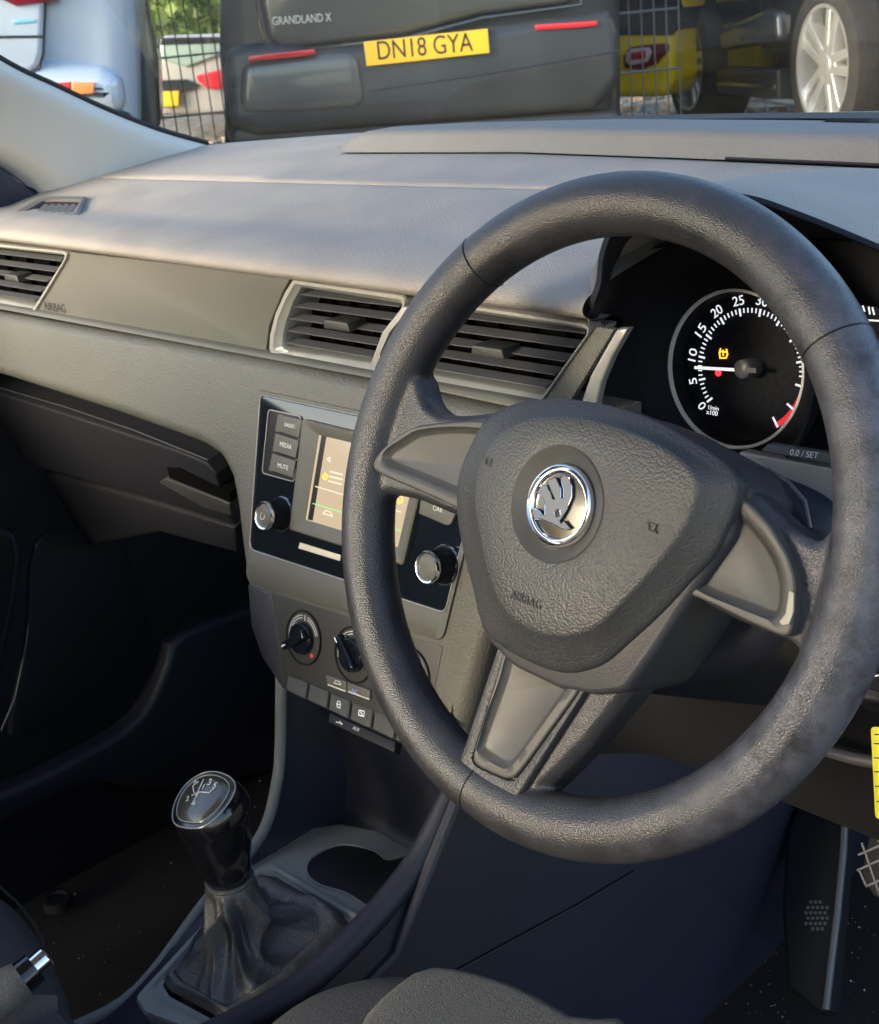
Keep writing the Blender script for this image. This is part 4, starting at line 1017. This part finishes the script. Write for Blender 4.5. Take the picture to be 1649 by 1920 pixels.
# logo circle
lc, lr = pcirc(PW, [(957.5, 950), (1132, 940), (1055, 842), (1035, 1049.7)], .0306)
def hcover(lp_, base, dome, R0=.05):
    return [base-dome*((math.hypot(u-lc[0], v-lc[1])-lr)/R0)**2 for u, v in lp_]
crc = []
for p in AI:
    a = math.atan2(p[1]-lc[1], p[0]-lc[0]); crc.append((lc[0]+lr*1.03*math.cos(a), lc[1]+lr*1.03*math.sin(a)))
E4 = inset(AO, .004)
loops = [(E4, .002), (AO, .008), (AO, .0155), (inset(AO, .0012), .0178), (E4, .0194), (lerp2(E4, AI, .35), .0222), (lerp2(E4, AI, .7), .0252),
         (lerp2(E4, AI, .92), .0273), (AI, .0282), (lerp2(AI, crc, .06), .0287), (lerp2(AI, crc, .3), .0298), (lerp2(AI, crc, .6), .0306), (lerp2(AI, crc, .9), .0310), (crc, .0306)]
AC = ob('airbag_cover', *stack(PW, loops, False), 'hub', sw_, 60)
# badge dish
HB = .0306
frame('badge_dish', PW, circ(lc, lr*1.03, 80), circ(lc, lr*.72, 80), [(0, HB-.003), (0, HB+.0004), (.08, HB+.0008), (.2, HB+.0002), (1, HB-.0035), (1, HB-.008)], 'insert', sw_)
bd = thing('x', 'x', 'x', (0, 0, 0)); bpy.data.objects.remove(bd)
bc, br = pcirc(PW, [(988, 950), (1110.5, 945), (1058, 873.4), (1040, 1022)], HB)
badge = slab('badge', PW, circ(bc, br*.97, 64), HB-.008, HB-.001, mat('badge_field', (.07, .065, .05), .25, .6, coat=.4), sw_, .0005)
frame('badge_ring', PW, circ(bc, br*1.02, 80), circ(bc, br*.80, 80), [(0, HB-.005), (0, HB+.0005), (.15, HB+.0018), (.35, HB+.0021), (.5, HB+.0008), (.62, HB+.0012), (.85, HB+.0008), (1, HB-.001)], 'chrome', badge, smooth=60)
lgo = [(430, 1000), (480, 985), (560, 1030), (610, 1100), (645, 1090), (650, 960), (620, 830), (570, 755), (505, 735), (600, 600), (650, 600), (740, 720), (770, 830), (805, 830), (740, 690), (680, 540), (820, 475), (905, 660), (905, 810), (950, 810), (950, 680), (895, 465), (960, 460), (1050, 490), (1085, 640), (1080, 800), (1000, 1000), (930, 1120), (880, 1190), (905, 1230), (955, 1185), (1070, 1310), (1000, 1335), (920, 1320), (760, 1230), (640, 1180), (540, 1150), (465, 1165)]
lq = PW.qs([(950+x*.1152, 840+y*.1152) for x, y in lgo], HB)
lq = ccw(lq)
ob('winged_arrow', *stack(PW, [(lq, HB-.0012), (lq, HB+.0004), (inset(lq, .00035), HB+.0010)]), mat('badge_dark', (.02, .025, .035), .2, coat=.3), badge, 30)
tube('arrow_outline', [PW.w(u, v, HB+.0010) for u, v in lq], .00026, 'chrome', badge, 5, True)
q = PW.q(950+850*.1152, 840+1060*.1152, HB)
frame('arrow_eye', PW, circ(q, .0024, 20), circ(q, .0015, 20), [(0, HB+.0008), (.5, HB+.0016), (1, HB+.0008)], 'chrome', badge)
slab('eye_hole', PW, circ(q, .0015, 16), HB, HB+.0012, 'black', badge, .0001)
# embossed lettering and horn symbols
from mathutils.bvhtree import BVHTree
bv = BVHTree.FromPolygons([v.co.copy() for v in AC.data.vertices], [tuple(p.vertices) for p in AC.data.polygons])
def hat(px, py):
    q = PW.q(px, py, .029); hit = bv.ray_cast(PW.w(*q, .08), -PW.n)
    return (hit[0]-PW.o).dot(PW.n) if hit[0] else .026
HT = max(hat(956, 1122), hat(1012, 1142), hat(962, 1103), hat(1018, 1122), hat(990, 1112))+.0002
text('airbag_lettering', 'AIRBAG', PW, (956, 1121), (1012, 1143), 'ink', sw_, HT, .0050, spacing=1.12, ext=.0002)
for (x, y), s in (((915, 867), 1), ((1222, 990), 1)):
    HT = hat(x, y)+.0003; c = PW.q(x, y, HT)
    strokes('horn_symbol', PW, [[(c[0]-.003, c[1]+.0025), (c[0]+.003, c[1]+.0022)], [(c[0]-.0018, c[1]+.002), (c[0]-.0012, c[1]-.0012), (c[0]+.0022, c[1]-.0015), (c[0]+.0026, c[1]+.002)], [(c[0]+.0022, c[1]-.0005), (c[0]+.0036, c[1]-.002)]], .0006, HT, 'ink', sw_, True, .0005)
# spoke inserts
def smo(l, k):
    n = len(l)
    for _ in range(k): l = [((l[i-1][0]+2*l[i][0]+l[(i+1) % n][0])/4, (l[i-1][1]+2*l[i][1]+l[(i+1) % n][1])/4) for i in range(n)]
    return l
def insert(outer, top, pocket, h0, h1, hp_, n=110):
    o = smo(ccw(resample(PW.qs(outer, h1), n)), 3); p = smo(ccw(resample(PW.qs(pocket, hp_), n)), 6)
    # align pocket start with the outer start
    best = min(range(n), key=lambda k: sum((V(o[i])-V(p[(i+k) % n])).length for i in range(0, n, 6)))
    p = [p[(i+best) % n] for i in range(n)]
    oi = inset(o, .0014)
    lo = [(o, h0), (o, h1-.0012), (inset(o, .0005), h1-.0003), (oi, h1), (lerp2(oi, p, .85), h1-.0002), (p, h1-.0012), (smo(inset(p, .0028), 4), hp_+.0004), (smo(inset(p, .0038), 6), hp_)]
    return ob('spoke_insert', *stack(PW, lo), 'insert', sw_, 50)
insert([(925, 790), (880, 788), (828, 792), (776, 799), (746, 816), (715, 842), (698, 866), (698, 880), (725, 895), (766, 912), (807, 930), (860, 955), (900, 970), (930, 880)], None,
       [(920, 806), (870, 802), (828, 803), (787, 809), (770, 822), (735, 842), (724, 859), (731, 872), (787, 893), (860, 924), (900, 935), (925, 880)], -.012, .0135, .0085)
# dark underside lip of the left insert
insert([(1340, 905), (1384, 928), (1412, 950), (1445, 985), (1478, 1040), (1492, 1085), (1492, 1140), (1484, 1192), (1470, 1196), (1400, 1165), (1340, 1135), (1270, 1105)], None,
       [(1350, 930), (1384, 950), (1408, 975), (1440, 1010), (1466, 1055), (1476, 1095), (1474, 1140), (1462, 1165), (1400, 1140), (1340, 1118), (1290, 1090)], -.014, .0125, .0075)
insert([(948, 1200), (936, 1250), (884.5, 1422), (888, 1432), (900, 1440), (949, 1462), (963, 1460), (980, 1440), (1079, 1304), (1100, 1270), (1010, 1205)], None,
       [(958, 1225), (948, 1268), (899.5, 1401), (905, 1412), (956, 1442), (967, 1436), (1062, 1306), (1080, 1275), (1010, 1240)], -.005, .0130, .0088)
# lighter frame of the bottom spoke
fo_ = ccw(resample(PW.qs([(945, 1180), (926, 1230), (866, 1408), (850, 1452), (856, 1464), (949, 1513), (965, 1502), (1088, 1309), (1115, 1265), (1030, 1200)], .013), 90))
fi_ = ccw(resample(PW.qs([(952, 1195), (941, 1236), (883.5, 1421), (887, 1433), (899, 1441), (949, 1463.5), (964, 1462), (981, 1442), (1080, 1305), (1102, 1271), (1015, 1215)], .013), 90))
bst = min(range(90), key=lambda k: sum((V(fo_[i])-V(fi_[(i+k) % 90])).length for i in range(0, 90, 5)))
fi_ = [fi_[(i+bst) % 90] for i in range(90)]
frame('spoke_frame', PW, fo_, fi_, [(0, -.002), (0, .0108), (.08, .0120), (.2, .0125), (.8, .0125), (.95, .0120), (1, .0108), (1, .005)], 'hub', sw_)
# worn corner of the right insert and scuffs
slab('worn_patch', PW, PW.qs([(1480, 1108), (1489, 1112), (1488, 1148), (1480, 1170), (1466, 1172), (1462, 1166), (1474, 1150)], .0148), .0140, .01475, 'worn', sw_, .0001)

# ================================================================== OUTSIDE
FH = V((CFW.x, CFW.y, 0)).normalized()
def PO(d): return Plane(CAM+FH*d, V((-FH.y, FH.x, 0))*-1, -FH)
MT['bodygrey'] = mat('grey_car_paint', (.085, .092, .088), .25, .3, coat=.6, tint=.1, tscale=2)
MT['bodydark'] = mat('dark_car_plastic', (.030, .034, .036), .35, tint=.2, tscale=3)
MT['bodysilver'] = mat('silver_blue_paint', (.42, .50, .58), .25, .2, coat=.6)
MT['bodyyellow'] = mat('yellow_paint', (.92, .62, .01), .3, coat=.5)
MT['bodyblack'] = mat('black_car_paint', (.018, .02, .022), .15, coat=.7)
MT['carglass'] = mat('car_glass', (.015, .018, .02), .05, coat=.5)
MT['redlens'] = mat('red_lens', (.55, .012, .02), .15, coat=.6, emit=(.6, .01, .02), es=.0)
MT['redlens2'] = mat('dark_red_lens', (.16, .01, .025), .12, coat=.6)
MT['amber'] = mat('amber_lens', (.75, .25, .08), .2, coat=.5)
MT['plate'] = mat('yellow_plate', (.85, .50, .02), .4)
MT['tyre'] = mat('tyre', (.022, .021, .020), .85, bumps=(('n', 60, .5, .004),), tint=.2)
MT['alloy'] = mat('alloy_silver', (.62, .62, .60), .28, .7)
MT['lens_clear'] = mat('pale_lens', (.6, .5, .52), .15, coat=.5)

def extr(name, P_, px, h0, h1, m, parent, bev=.03, seg=5, r=.0, smooth=45):
    q = P_.qs(px, h1)
    r = max(r, bev*1.5 if bev >= .02 else 0)
    q = rpoly(q, r, 6) if r else ccw(q)
    return slab(name, P_, q, h0, h1, m, parent, bev, seg, smooth)

# grey SUV in the middle
P5 = PO(5.3)
g = thing('parked_suv', 'dark grey family SUV parked tail towards the windscreen with a yellow number plate', 'car', P5.w(0, 0, 0)+V((0, 0, -.5)))
extr('body', P5, [(412, -700), (405, 100), (420, 262), (440, 285), (1150, 275), (1172, 220), (1168, -700)], -3.9, -.12, 'bodydark', g, .12, 6, .1)
extr('tailgate', P5, [(492, -420), (487, 10), (500, 70), (530, 92), (760, 66), (900, 28), (1080, 5), (1100, -420)], -.14, 0, 'bodygrey', g, .035, 5, .03)
extr('bumper', P5, [(418, 88), (500, 78), (590, 90), (700, 78), (920, 46), (1150, 16), (1166, 60), (1168, 150), (1120, 205), (800, 232), (480, 255), (430, 240)], -.25, .03, 'bodydark', g, .05, 6, .03)
extr('bumper_reflection', P5, [(450, 118), (600, 98), (672, 92), (690, 200), (560, 212), (445, 215)], -.1, .05, 'bodygrey', g, .04, 5, .03)  # paler patch: mostly reflections on the bumper, put into the colour
extr('lower_skirt', P5, [(430, 236), (1168, 205), (1168, 262), (430, 290)], -.3, -.02, 'bodydark', g, .03)
rf = extr('reflector', P5, [(466, 104), (590, 91), (592, 101), (560, 106), (464, 115)], 0, .062, 'redlens', g, .004)
extr('reflector', P5, [(1004, 46), (1120, 38), (1122, 47), (1090, 51), (1006, 56)], 0, .045, 'redlens', g, .004)
pl2 = extr('number_plate', P5, [(682, 78), (915, 53), (919, 99), (688, 124)], .0, .055, 'plate', g, .004)
text('plate_text', 'DN18 GYA', P5, (710, 112), (888, 95), mat('plate_black', (.01, .01, .01), .5), pl2, .0555, .068, ext=.001)
text('tailgate_lettering', 'GRANDLAND X', P5, (512, 47), (622, 39), 'alloy', g, .012, .030, ext=.004)
tube('tailgate_seam', [P5.w(*P5.q(x, y, .0), .0) for x, y in ((484, -200), (482, 12), (494, 76), (530, 97), (760, 71), (905, 33), (1090, 8), (1110, -200))], .007, 'bodyblack', g, 6)
tube('bumper_crease', [P5.w(*P5.q(x, y, .031), .031) for x, y in ((690, 170), (900, 140), (1160, 95))], .004, 'bodyblack', g, 6)
extr('rear_lamp', P5, [(415, -60), (560, -40), (560, -80), (415, -110)], -.1, .01, 'redlens', g, .01)
extr('rear_window', P5, [(520, -180), (540, -400), (1050, -420), (1090, -200)], -.05, .008, 'carglass', g, .01)
for x in (470, 1110):
    e = extr('tyre', P5, [(x-50, 220), (x-50, 330), (x+50, 325), (x+50, 215)], -.9, -.35, 'tyre', g, .03)

# silver-blue car at the left
fd = ray(330, 130); fd.z = 0; fd.normalize()
P4 = Plane(CAM+fd*4.7, V((fd.y, -fd.x, 0)), -fd)
c = thing('parked_hatchback', 'silver blue hatchback parked at the far left with a long red and amber bumper lamp', 'car', P4.w(-1.0, 0, 0)+V((0, 0, -.6)))
extr('body', P4, [(-700, -500), (-700, 330), (262, 330), (258, 60), (225, -500)], -3.6, -.05, 'bodysilver', c, .13, 8, .04)
extr('bumper', P4, [(-700, 112), (84, 112), (190, 122), (228, 140), (236, 190), (225, 214), (-700, 214)], -.3, .02, 'bodysilver', c, .07, 8, .03)
extr('tailgate', P4, [(-700, -500), (-700, 134), (58, 134), (72, 124), (79, 100), (83, 0), (70, -120), (30, -500)], -.2, .03, 'bodysilver', c, .02, 5, .02)
tube('shut_line', [P4.w(*P4.q(x, y, .030), .030) for x, y in ((-500, 66), (0, 69), (80, 68))], .005, 'bodyblack', c, 6)
tube('shut_line', [P4.w(*P4.q(x, y, .012), .012) for x, y in ((74, -90), (85, 0), (81, 100), (74, 126), (60, 136), (-200, 137))], .005, 'bodyblack', c, 6)
extr('rear_lamp', P4, [(-200, -60), (0, -60), (105, -45), (110, 0), (30, 11), (-10, -8), (-200, -20)], -.1, .05, 'redlens2', c, .012)
extr('bumper_lamp', P4, [(90, 156), (134, 153), (134, 176), (120, 178), (92, 170)], -.05, .035, 'redlens', c, .006)
extr('bumper_lamp', P4, [(134, 153), (178, 154), (176, 176), (134, 177)], -.05, .036, 'amber', c, .006)
slab('tailgate_badge', P4, rpoly(P4.qs([(23, 38), (40, 36), (66, 36), (68, 42), (40, 44), (26, 45)], .03), .004), .02, .034, mat('badge_blue', (.18, .48, .66), .3, .4), c, .002)
extr('side_panel', P4, [(246, -60), (276, 0), (297, 110), (302, 245), (262, 262), (250, 160)], -2.2, -.5, 'bodygrey', c, .05, 5, .03)  # silver car's side coloured dark green-grey for what it reflects
extr('lower_skirt', P4, [(-700, 208), (238, 208), (262, 240), (262, 330), (-700, 330)], -.5, .0, 'bodydark', c, .03)

# black SUV with alloy wheels, side on, at the right
wn = CAM+ray(1552, 122)/ray(1552, 122).length*5.9
wf = CAM+ray(1296, 118)/ray(1296, 118).length*7.4
wf.z = wn.z
sdv = (wf-wn); sdv.z = 0; Ls = sdv.length; sdv.normalize(); snm = V((sdv.y, -sdv.x, 0))
if snm.dot(CAM-wn) < 0: snm = -snm
PSV = Plane(wn, sdv, snm)                         # u runs along the car, v up (if right handed)
if PSV.ey.z < 0: PSV.ey = -PSV.ey
b_ = thing('black_suv', 'black car with large silver alloy wheels parked at the upper right', 'car', wn-V((0, 0, .35)))
WR = .33
body = [(-1.0, -.12), (-.42, -.12), (-.40, .1), (-.28, .30), (0, .40), (.28, .30), (.40, .1), (.44, -.16), (Ls-.44, -.16), (Ls-.40, .1), (Ls-.28, .30), (Ls, .40), (Ls+.28, .30), (Ls+.4, .1), (Ls+.42, -.1), (Ls+.9, -.05), (Ls+.95, .5), (Ls+.4, .75), (Ls-.2, 1.25), (-.4, 1.3), (-1.05, .8)]
slab('body', PSV, body, -1.7, -.02, 'bodyblack', b_, .05, 5)
slab('sill', PSV, [(.44, -.15), (Ls-.44, -.15), (Ls-.44, -.02), (.44, -.02)], -.1, .03, 'bodydark', b_, .02)
slab('sill_trim', PSV, [(.46, -.105), (Ls-.46, -.105), (Ls-.46, -.085), (.46, -.085)], 0, .036, 'chrome', b_, .004)
slab('door_moulding', PSV, rpoly([(.44, .10), (Ls-.50, .06), (Ls-.46, .16), (.6, .24), (.46, .22)], .03), -.1, .03, 'bodygrey', b_, .03)
slab('side_window', PSV, [(.0, .80), (Ls-.1, .80), (Ls-.4, 1.15), (.1, 1.2)], -.1, -.005, 'carglass', b_, .01)
for u0 in (0, Ls):
    ty = frame('wheel', PSV, circ((u0, 0), WR, 64), circ((u0, 0), WR*.74, 64), [(0, -.22), (0, -.02), (.12, .02), (.9, .03), (1, .02), (1, -.22)], 'tyre', b_)
    frame('rim_edge', PSV, circ((u0, 0), WR*.75, 64), circ((u0, 0), WR*.68, 64), [(0, .0), (.2, .028), (.8, .026), (1, -.02), (1, -.12)], 'alloy', ty)
    slab('brake_disc', PSV, circ((u0, 0), WR*.70, 32), -.16, -.12, 'bodydark', ty, .002)
    for k in range(5):
        a = rad(90+72*k+14)
        ca, sa = math.cos(a), math.sin(a)
        pts = [(u0+x*ca-y*sa, x*sa+y*ca) for x, y in ((WR*.08, -.035), (WR*.70, -.062), (WR*.70, -.022), (WR*.25, -.006), (WR*.25, .006), (WR*.70, .022), (WR*.70, .062), (WR*.08, .035))]
        slab('spoke', PSV, pts, -.05, .008, 'alloy', ty, .006)
    slab('hub_cap', PSV, circ((u0, 0), .045, 24), -.05, .012, 'alloy', ty, .006)

# yellow car behind the fence
P8 = Plane(CAM+FH*7.9, (.98, .2, 0), (.2, -.98, 0))
y_ = thing('yellow_car', 'yellow small car with a rounded rear lamp glimpsed behind the fence', 'car', P8.w(.9, 0, -.5))
extr('body', P8, [(1000, -60), (1000, 185), (1246, 182), (1262, 150), (1262, 68), (1280, -10), (1270, -300), (1000, -300)], -.3, 0, 'bodyyellow', y_, .05, 5, .03)
extr('rear_window', P8, [(1000, 66), (1000, -280), (1280, -280), (1272, 40), (1258, 66)], -.5, .012, 'carglass', y_, .01)
l1 = extr('rear_lamp', P8, [(1170, 128), (1168, 104), (1180, 88), (1205, 84), (1250, 80), (1250, 96), (1232, 118), (1205, 130)], -.05, .03, 'redlens2', y_, .012, 5, .02)
extr('lamp_ring', P8, [(1173, 118), (1173, 100), (1184, 91), (1218, 88), (1222, 98), (1214, 116), (1186, 122)], 0, .036, 'lens_clear', l1, .006, 4, .02)
extr('lamp_core', P8, [(1182, 112), (1183, 98), (1212, 94), (1210, 110)], 0, .041, 'redlens', l1, .004)

# far silver car between the two
P11 = PO(10.5)
f_ = thing('far_saloon', 'silver saloon with a red rear lamp seen through the gap behind the fence', 'car', P11.w(-2.3, 0, -.5))
extr('body', P11, [(150, -20), (290, 130), (296, 215), (560, 215), (560, -20), (440, 60), (310, 62), (296, 120)][2:5]+[(560, 40), (420, 62), (300, 66), (294, 120)], -3.5, 0, mat('silver_paint', (.45, .43, .40), .3, .3, coat=.5), f_, .05, 4)
extr('rear_window', P11, [(300, 110), (303, 72), (430, 68), (420, 100), (350, 126)], -.3, .03, mat('pale_window', (.30, .40, .34), .1, coat=.5), f_, .02)
extr('rear_shade', P11, [(300, 84), (302, 70), (430, 68), (424, 80)], -.3, .045, 'bodyblack', f_, .01)
extr('bumper_shade', P11, [(296, 150), (350, 148), (375, 160), (350, 172), (296, 172)], -.3, .03, 'bodyblack', f_, .01)
extr('rear_lamp', P11, [(366, 142), (420, 128), (420, 168), (386, 166), (372, 152)], -.1, .05, 'redlens', f_, .02)
extr('number_plate', P11, [(296, 172), (335, 170), (335, 198), (297, 200)], -.1, .06, 'plate', f_, .005)

# mesh fence
fe = thing('mesh_fence', 'galvanised wire fence running behind the parked grey SUV', 'fence', P8.w(0, 0, -.9))
PFn = PO(6.75)
MT['galv'] = mat('galvanised_wire', (.30, .31, .30), .5, .5)
wire = None
f0, f1 = PFn.q(262, 100)[0], PFn.q(1275, 100)[0]; nb_ = 44
for i in range(nb_):
    u = f0+(f1-f0)*i/(nb_-1)
    if wire is None:
        wire = ob('upright_wire', *tube_vf([V((0, 0, -1.0)), V((0, 0, 1.2))], .004, 6), 'galv', None, 40)
        me = wire.data; bpy.data.objects.remove(wire)
        wire = 1
    o = bpy.data.objects.new('upright_wire', me); COL.objects.link(o); o.parent = fe
    o.location = PFn.w(u, 0, 0)-fe.location+V((0, 0, .05))
for yv in (.75, .0, -.28):
    tube('cross_wire', [PFn.w(f0, yv, 0), PFn.w(f1, yv, 0)], .006, 'galv', fe, 6)

# grass bank and hedge far behind
MT['grass'] = mat('bank_grass', (.10, .15, .02), .9, bumps=(('n', 6, 1, .2),), tint=.6, tscale=1.3, wear=((.22, .13, .02), 1.1, .56))
bx = []
P20 = PO(17)
vs = []; fs = []
nu_, nv_ = 60, 14
for j in range(nv_):
    for i in range(nu_):
        u = -14+28*i/(nu_-1); v = -1.3+j*.42
        vs.append(P20.w(u, v, -j*.55+random.uniform(-.25, .25)))
fs = [(j*nu_+i, j*nu_+i+1, (j+1)*nu_+i+1, (j+1)*nu_+i) for j in range(nv_-1) for i in range(nu_-1)]
struct(ob('grass_bank', vs, fs, 'grass', None, 60))
lv = []
for i in range(9000):
    u = random.uniform(-13, 13); v = random.uniform(-.9, 4.2)
    c = P20.w(u, v, -(v+1.3)/.42*.55+random.uniform(.05, .5)); s = random.uniform(.05, .14)
    n1 = V((random.uniform(-1, 1), random.uniform(-1, 1), random.uniform(-1, 1))).normalized()*s; n2 = V((random.uniform(-1, 1), random.uniform(-1, 1), random.uniform(-1, 1))).normalized()*s
    lv.append(([c-n1, c+n2, c+n1, c-n2], [(0, 1, 2, 3)]))
lf = ob('bank_foliage', *join(lv), mat('leaves', (.09, .13, .02), .7, tint=.7, tscale=1.5), None, 0); lf['kind'] = 'stuff'; lf['label'] = 'green and yellow scrub covering the bank behind the cars'; lf['category'] = 'scrub'
# rubble
rb = []
for i in range(1400):
    d = random.uniform(6.4, 11); u = random.uniform(-3.5, 3.5)
    p = CAM+FH*d+V((-FH.y, FH.x, 0))*-u; z = gz(p.x, p.y); s = random.uniform(.02, .10)
    vv = []
    for k in range(8):
        vv.append(V((p.x, p.y, z))+V(((1 if k & 1 else -1)*s*random.uniform(.5, 1), (1 if k & 2 else -1)*s*random.uniform(.5, 1), (1 if k & 4 else -1)*s*random.uniform(.3, .7))))
    rb.append((vv, [(0, 1, 3, 2), (4, 6, 7, 5), (0, 4, 5, 1), (2, 3, 7, 6), (0, 2, 6, 4), (1, 5, 7, 3)]))
r_ = ob('rubble', *join(rb), mat('stone', (.24, .20, .15), .9, tint=.5, tscale=4, bumps=(('n', 40, .8, .01),)), None, 30); r_['kind'] = 'stuff'; r_['label'] = 'brown rubble and loose stone on the ground between the cars'; r_['category'] = 'rubble'

# own bonnet and wiper
bn = surf('bonnet', [[(x, ybase(x)+.06+.0, .118) for x in (-1.0, -.7, -.42, -.1, .2)], [(x, ybase(x)+.25, .128) for x in (-1.0, -.7, -.42, -.1, .2)], [(x, ybase(x)+.55, .095) for x in (-.95, -.7, -.42, -.1, .15)], [(x, 1.45, .02) for x in (-.9, -.7, -.42, -.1, .1)]],
     mat('white_car_paint', (.75, .78, .78), .2, coat=.6), None, 30, 24, .01)
bn['label'] = 'white bonnet of the car just beyond the windscreen'; bn['category'] = 'bonnet'
wp = thing('windscreen_wiper', 'black ribbed windscreen wiper arm at the foot of the windscreen', 'wiper', onS(1590, 245))
Z0 = .150
q0, q1, q2 = on(1535, 238, 2, Z0), on(1649, 240, 2, Z0), on(1760, 246, 2, Z0)
tube('arm', [q0, q0.lerp(q1, .2), q1, q2], [.004, .0065, .007, .007], 'black', wp, 10)
for k in range(14):
    q = q0.lerp(q1, .2+.05*k); d = (q1-q0).normalized()
    tube('rib', [q-d*.0007, q+d*.0007], [.0076, .0076], 'dark', wp, 8)
